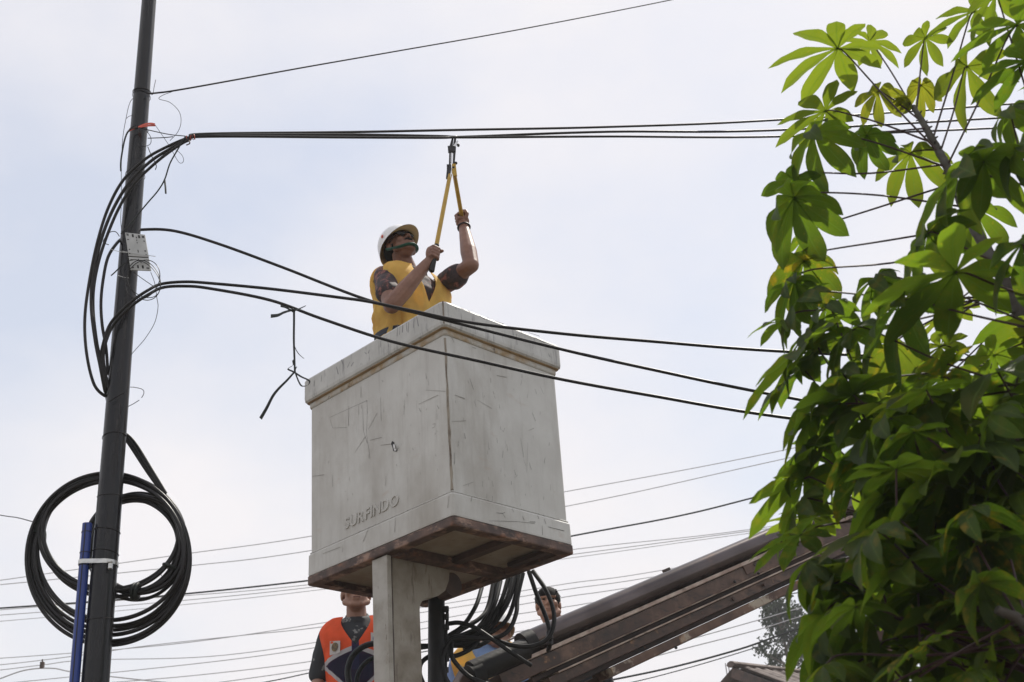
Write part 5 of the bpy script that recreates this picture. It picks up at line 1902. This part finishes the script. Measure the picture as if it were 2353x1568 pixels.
def leaf(x, y, r, Y, pet=None, az=180, tilt=25, droop=1, age=.15, fresh=0.0, roll=None, var=None, at=None, mass=False):
    """x, y view px of the leaf joint, r px length of the longest lobe, pet: start of the petiole"""
    az = -az
    r *= 1.1
    if tilt >= 44:                   # limp leaves hang like an umbrella
        tilt *= .5; droop = 2
    C = V(x, y, Y) if at is None else at
    depth = (C - CPOS).dot(fwd)
    s = r / (FOC * VW) * depth
    a = R(az); t = R(tilt)
    outv = Vector((math.cos(a), math.sin(a), 0))
    yax = outv * math.cos(t) - Z * math.sin(t)
    zax = outv * math.sin(t) + Z * math.cos(t)
    rl = R(rnd.uniform(-14, 14) if roll is None else roll)
    xax = yax.cross(zax)
    M3 = Matrix((xax, yax, zax)).transposed() @ Matrix.Rotation(rl, 3, 'Y')
    me = rnd.choice(LEAFM[droop]) if var is None else LEAFM[droop][var]
    if mass:
        Mw = Matrix.Translation(C - tree_foot) @ M3.to_4x4() @ Matrix.Scale(s, 4)
        n0 = len(MASS[0])
        MASS[0].extend([tuple(Mw @ v.co) for v in me.vertices])
        MASS[1].extend([tuple(n0 + k for k in p.vertices) for p in me.polygons])
        MASS[2].extend([tuple(l.uv) for l in me.uv_layers[0].data])
        q_ = C - tree_foot
        MASSP.tube([q_, q_ + Vector((rnd.uniform(-.02, .08), rnd.uniform(-.03, .05), -.10)), q_ + Vector((rnd.uniform(0, .16), rnd.uniform(0, .08), -.24))], .0026, 5)
        return None
    ob = bpy.data.objects.new('leaf', me)
    COL.objects.link(ob)
    Mw = Matrix.Translation(C) @ M3.to_4x4() @ Matrix.Diagonal((s * rnd.uniform(.94, 1.06), s, s, 1))
    ob.parent = tree
    ob.matrix_parent_inverse = Matrix.Translation(-tree_foot)
    ob.matrix_basis = Mw
    ob.color = (age, fresh, 0, 1)
    # petiole
    if pet is None:
        cand = []
        for ps in stems[1:]:
            for p in ps[5:]:
                d = (p - C).length
                if .10 < d < .75: cand.append((d + .5 * max(0, p.z - C.z - .05), p))
        cand.sort(key=lambda c: c[0])
        S = rnd.choice(cand[:max(1, len(cand) // 2)])[1] if cand else C + Vector((.12, .03, -.16))
    else:
        S = V(*pet)
    m1 = S.lerp(C, .5) + Vector((0, 0, .06 * (S - C).length * rnd.uniform(-.2, 1)))
    m2 = S.lerp(C, .9) + Vector((0, 0, .04 * (S - C).length))
    mbp = MB().tube(crom([S, m1, m2, C], 5), [.0034 - .0012 * i / 15 for i in range(16)], 6)
    po = mbp.build('petiole', M_pet, None, True)
    po.parent = ob
    po.matrix_parent_inverse = (Mw).inverted()
    leaf_list.append((ob, C, x, y, Y, r))
    return ob


# --- upper, sunlit leaves
leaf(1925, 112, 158, 3.40, (2152, 345, 3.45), az=215, tilt=2, droop=0, age=.05, fresh=.25, roll=0, var=0)
leaf(1997, 96, 84, 3.65, (2110, 270, 3.5), az=-20, tilt=25, droop=0, age=.05, fresh=.3)
leaf(2127, 88, 84, 3.55, (2105, 262, 3.5), az=240, tilt=30, droop=1, age=.1, fresh=.3)
leaf(2240, 27, 118, 3.45, (2142, 325, 3.46), az=200, tilt=10, droop=0, age=.05, fresh=.25)
leaf(2338, 58, 150, 3.1, (2175, 385, 3.45), az=200, tilt=10, droop=0, age=.1)
leaf(2223, 153, 145, 3.5, (2160, 352, 3.46), az=250, tilt=38, droop=1, age=.1, fresh=.35)
leaf(2018, 210, 92, 3.55, (2120, 282, 3.48), az=255, tilt=48, droop=1, age=.2, fresh=.8)
leaf(2117, 196, 78, 3.6, (2104, 258, 3.5), az=270, tilt=55, droop=1, age=.2, fresh=.9)
leaf(2085, 232, 40, 3.5, (2100, 250, 3.5), az=150, tilt=-50, droop=2, age=.2, fresh=.9)
leaf(2092, 238, 44, 3.5, (2100, 250, 3.5), az=200, tilt=-65, droop=2, age=.1, fresh=.7)
leaf(1897, 256, 132, 3.5, (2146, 330, 3.46), az=190, tilt=12, droop=0, age=.1, fresh=.3, roll=5)
leaf(1870, 304, 150, 3.35, (2175, 385, 3.45), az=240, tilt=52, droop=1, age=.15)
leaf(1992, 312, 105, 3.45, (2130, 295, 3.47), az=255, tilt=55, droop=2, age=.1)
leaf(2093, 352, 135, 3.55, (2160, 345, 3.46), az=262, tilt=45, droop=1, age=.1, fresh=.3)
leaf(1825, 413, 98, 3.42, (2172, 378, 3.45), az=240, tilt=35, droop=1, age=.1)
leaf(1826, 455, 175, 3.35, (2216, 476, 3.45), az=245, tilt=55, droop=1, age=.15)
leaf(1848, 548, 70, 3.5, (2196, 420, 3.45), az=280, tilt=50, droop=1, age=.3)
leaf(1848, 600, 150, 3.5, (2238, 520, 3.45), az=262, tilt=52, droop=1, age=1.0, fresh=.2)
leaf(1826, 645, 120, 3.35, (2262, 565, 3.45), az=230, tilt=45, droop=2, age=.2)
leaf(2209, 388, 215, 2.95, (2372, 430, 3.0), az=205, tilt=32, droop=1, age=.2)
leaf(2260, 372, 150, 2.9, (2375, 470, 3.0), az=-10, tilt=20, droop=1, age=.1)
leaf(2132, 536, 185, 3.0, (2385, 640, 2.95), az=205, tilt=38, droop=1, age=.3)
leaf(2241, 480, 140, 3.6, (2215, 470, 3.45), az=275, tilt=60, droop=1, age=.15)
leaf(2196, 626, 235, 2.85, (2392, 690, 2.92), az=210, tilt=10, droop=0, age=.15)
leaf(2071, 694, 205, 3.0, (2395, 760, 2.9), az=230, tilt=30, droop=1, age=.2)
leaf(2197, 712, 110, 3.9, (2290, 610, 3.46), az=200, tilt=15, droop=0, age=.2, fresh=.4)
leaf(2320, 250, 120, 3.0, (2375, 480, 3.0), az=200, tilt=45, droop=1, age=.2)
leaf(2345, 330, 150, 2.85, (2380, 560, 2.95), az=215, tilt=50, droop=2, age=.15)
leaf(2362, 140, 150, 3.1, (2365, 300, 3.05), az=190, tilt=15, droop=0, age=.1)
leaf(2290, -15, 130, 3.2, (2362, 220, 3.1), az=200, tilt=20, droop=1, age=.1, fresh=.2)
leaf(2350, 560, 170, 2.8, (2395, 720, 2.92), az=220, tilt=30, droop=1, age=.2)
# --- left edge going down
leaf(1858, 800, 200, 3.2, (2250, 700, 3.46), az=205, tilt=28, droop=0, age=.3)
leaf(1806, 738, 92, 3.3, (2250, 690, 3.46), az=190, tilt=-10, droop=1, age=.1)
leaf(1903, 908, 190, 3.25, (2330, 830, 3.5), az=205, tilt=30, droop=1, age=.2)
leaf(2000, 996, 205, 3.0, (2360, 900, 3.0), az=205, tilt=28, droop=1, age=.15)
leaf(1848, 1100, 170, 3.3, (2130, 1225, 3.2), az=205, tilt=32, droop=0, age=.25)
leaf(2030, 1138, 190, 2.95, (2380, 1050, 2.95), az=215, tilt=35, droop=1, age=.15)
leaf(2138, 926, 195, 2.95, (2400, 880, 2.92), az=240, tilt=45, droop=1, age=.35)
leaf(2056, 792, 130, 3.8, (2240, 690, 3.6), az=265, tilt=45, droop=1, age=.6, fresh=.3)
leaf(2197, 1072, 235, 2.75, (2430, 980, 2.85), az=215, tilt=25, droop=1, age=.2)
leaf(2285, 817, 120, 3.4, (2370, 780, 3.45), az=250, tilt=40, droop=1, age=.2)
leaf(1839, 1230, 140, 3.15, (2090, 1190, 3.25), az=190, tilt=15, droop=0, age=.3)
leaf(1868, 1190, 120, 3.45, (2090, 1185, 3.3), az=200, tilt=-5, droop=0, age=.1, fresh=.2)
leaf(2078, 1300, 230, 2.75, (2330, 1440, 2.65), az=215, tilt=30, droop=1, age=.25)
leaf(1894, 1413, 175, 3.0, (2180, 1300, 3.15), az=225, tilt=42, droop=1, age=.15)
leaf(1948, 1556, 135, 2.9, (2260, 1400, 3.15), az=200, tilt=20, droop=0, age=.1)
leaf(1913, 1300, 150, 3.1, (2150, 1250, 3.2), az=225, tilt=45, droop=1, age=.2)
for (x, y, r, Y, az, ti, dr, ag) in ((1834, 690, 130, 3.3, 165, 40, 1, .3), (1852, 765, 150, 3.25, 195, 35, 1, .2), (1840, 850, 150, 3.35, 200, 30, 0, .2), (1862, 955, 155, 3.2, 195, 35, 1, .3), (1844, 1030, 150, 3.3, 200, 32, 1, .2), (1892, 1015, 140, 3.5, 215, 30, 0, .2),
                                     (1840, 1150, 140, 3.25, 195, 40, 1, .2), (1857, 1290, 140, 3.05, 215, 45, 1, .2), (1902, 700, 120, 3.2, 215, 45, 2, .1), (1957, 760, 150, 3.15, 200, 30, 1, .2), (2010, 640, 130, 3.3, 200, 45, 1, .3), (1932, 850, 150, 3.1, 205, 25, 1, .2)):
    leaf(x, y, r, Y, None, az=az, tilt=ti, droop=dr, age=ag)
# --- the dense lower mass
fill = [(2130, 1190), (2290, 1180), (2340, 1050), (2230, 1240), (2150, 1360), (2260, 1330), (2340, 1290), (2060, 1420), (2180, 1460), (2290, 1440), (2345, 1400), (2010, 1480), (2120, 1530), (2230, 1560), (2330, 1520), (2070, 1590),
        (2100, 1010), (2260, 960), (2340, 900), (2180, 860), (2080, 1080), (2020, 1230), (2160, 1130), (2310, 1600), (2170, 1610), (1960, 1390), (2350, 1180), (2270, 1090), (2120, 1270), (1905, 1480), (1880, 1540), (1945, 1500), (1930, 1340), (1900, 1390), (2000, 1180), (1960, 1040), (2040, 960), (2220, 1180), (2310, 1450), (2240, 1500), (2090, 1400), (2130, 1480), (2200, 1380), (2340, 1590), (2020, 1590), (1940, 1580), (2260, 1250), (2070, 1230), (2330, 960)]
for (x, y) in fill:
    leaf(x + rnd.uniform(-18, 18), y + rnd.uniform(-18, 18), rnd.uniform(140, 180), rnd.uniform(2.6, 3.1), None, az=rnd.uniform(180, 275), tilt=rnd.uniform(8, 50), droop=rnd.choice((0, 1, 2, 2)), age=rnd.choice((.1, .2, .3, .5, .9)))
# leaves deeper in and behind, catching the light
for (x, y) in [(2050, 860), (2150, 800), (2240, 880), (2130, 970), (2210, 1010), (2300, 1000), (2060, 1150), (2160, 1210), (2250, 1190), (2190, 1290), (2320, 1230), (1980, 1100), (2090, 1340), (2230, 1390), (2320, 1350), (1990, 1330), (2150, 1440), (2260, 1480), (2040, 1520), (2100, 880), (2330, 1120), (2010, 870), (2350, 700), (2120, 1120), (2200, 1160), (2290, 1290), (2060, 1260), (2140, 1330), (2210, 1440), (2330, 1460), (2090, 1460), (2180, 1540), (2290, 1560), (2000, 1420), (2020, 1040), (2280, 900), (2170, 940), (2340, 1000), (2240, 1320)]:
    leaf(x + rnd.uniform(-15, 15), y + rnd.uniform(-15, 15), rnd.uniform(105, 140), rnd.uniform(3.7, 4.3), None, az=rnd.uniform(180, 300), tilt=rnd.uniform(5, 45), droop=rnd.choice((0, 1)), age=rnd.choice((.1, .2, .4, .8)), fresh=rnd.uniform(0, .4))
# leaf layer added towards the sun to shade the near lower leaves
for ob, C, x, y, Y, r in list(leaf_list):
    if Y < 3.1 and y > 980 and x > 1960:
        for k in range(1):
            q_ = C + sdir * rnd.uniform(.16, .30 + .25 * k) + Vector((rnd.uniform(-.06, .10), rnd.uniform(-.04, .06), rnd.uniform(-.03, .03)))
            leaf(2353, 1000, r * rnd.uniform(.75, 1.0), 3.2, None, az=rnd.uniform(0, 360), tilt=rnd.uniform(0, 25), droop=rnd.choice((0, 0, 1)), at=q_, mass=True)
# unseen crown leaves above and beside the picture, added to shade the lower ones
for i in range(260):
    x = rnd.uniform(2230, 2850); y = rnd.uniform(-160, 1500)
    if x < 2440 and 60 < y < 700: continue
    if x < 2370 and y < 60: continue
    if x < 2360 and y < 900: continue
    leaf(x, y, rnd.uniform(130, 190), rnd.uniform(3.0, 4.6), None, az=rnd.uniform(0, 360), tilt=rnd.uniform(0, 40), droop=rnd.choice((0, 1)), mass=True)
for i in range(26):
    leaf(rnd.uniform(2040, 2400), rnd.uniform(1060, 1600), rnd.uniform(110, 150), rnd.uniform(3.2, 4.0), None, az=rnd.uniform(180, 300), tilt=rnd.uniform(0, 50), droop=rnd.choice((0, 1)), mass=True)
mm = bpy.data.meshes.new('crown_shade_leaves')  # joined crown leaves, most of them added for their shade
mm.from_pydata(MASS[0], [], MASS[1])
ul = mm.uv_layers.new(name='UVMap')
ul.data.foreach_set('uv', [c for uv in MASS[2] for c in uv])
mm.polygons.foreach_set('use_smooth', [True] * len(mm.polygons))
mm.materials.append(M_leaf)
mo_ = bpy.data.objects.new('crown_shade_leaves', mm)
COL.objects.link(mo_)
mo_.parent = tree
mo_.color = (.25, .0, 0, 1)
tag(mo_, kind='stuff')
mp_ = MASSP.build('crown_shade_petioles', M_pet, None, True)
mp_.parent = tree
tag(mp_, kind='stuff')
# dry bract stuck on top of the boom

# ------------------------------------------------------------------ hazy air round the whole place
hz = MB().box((0, 45, 8.0), X, Yv, Z, 260, 170, 18).build('haze', None)
hm = bpy.data.materials.new('haze_air')
hm.use_nodes = True
ht_ = hm.node_tree
ht_.nodes.remove(ht_.nodes['Principled BSDF'])
pv = ht_.nodes.new('ShaderNodeVolumePrincipled')
pv.inputs['Color'].default_value = (0.97, 0.98, 1.0, 1)
pv.inputs['Density'].default_value = 0.0018
ht_.links.new(pv.outputs['Volume'], ht_.nodes['Material Output'].inputs['Volume'])
hz.data.materials.append(hm)
tag(hz, 'pale hazy air filling the street', None, kind='stuff')
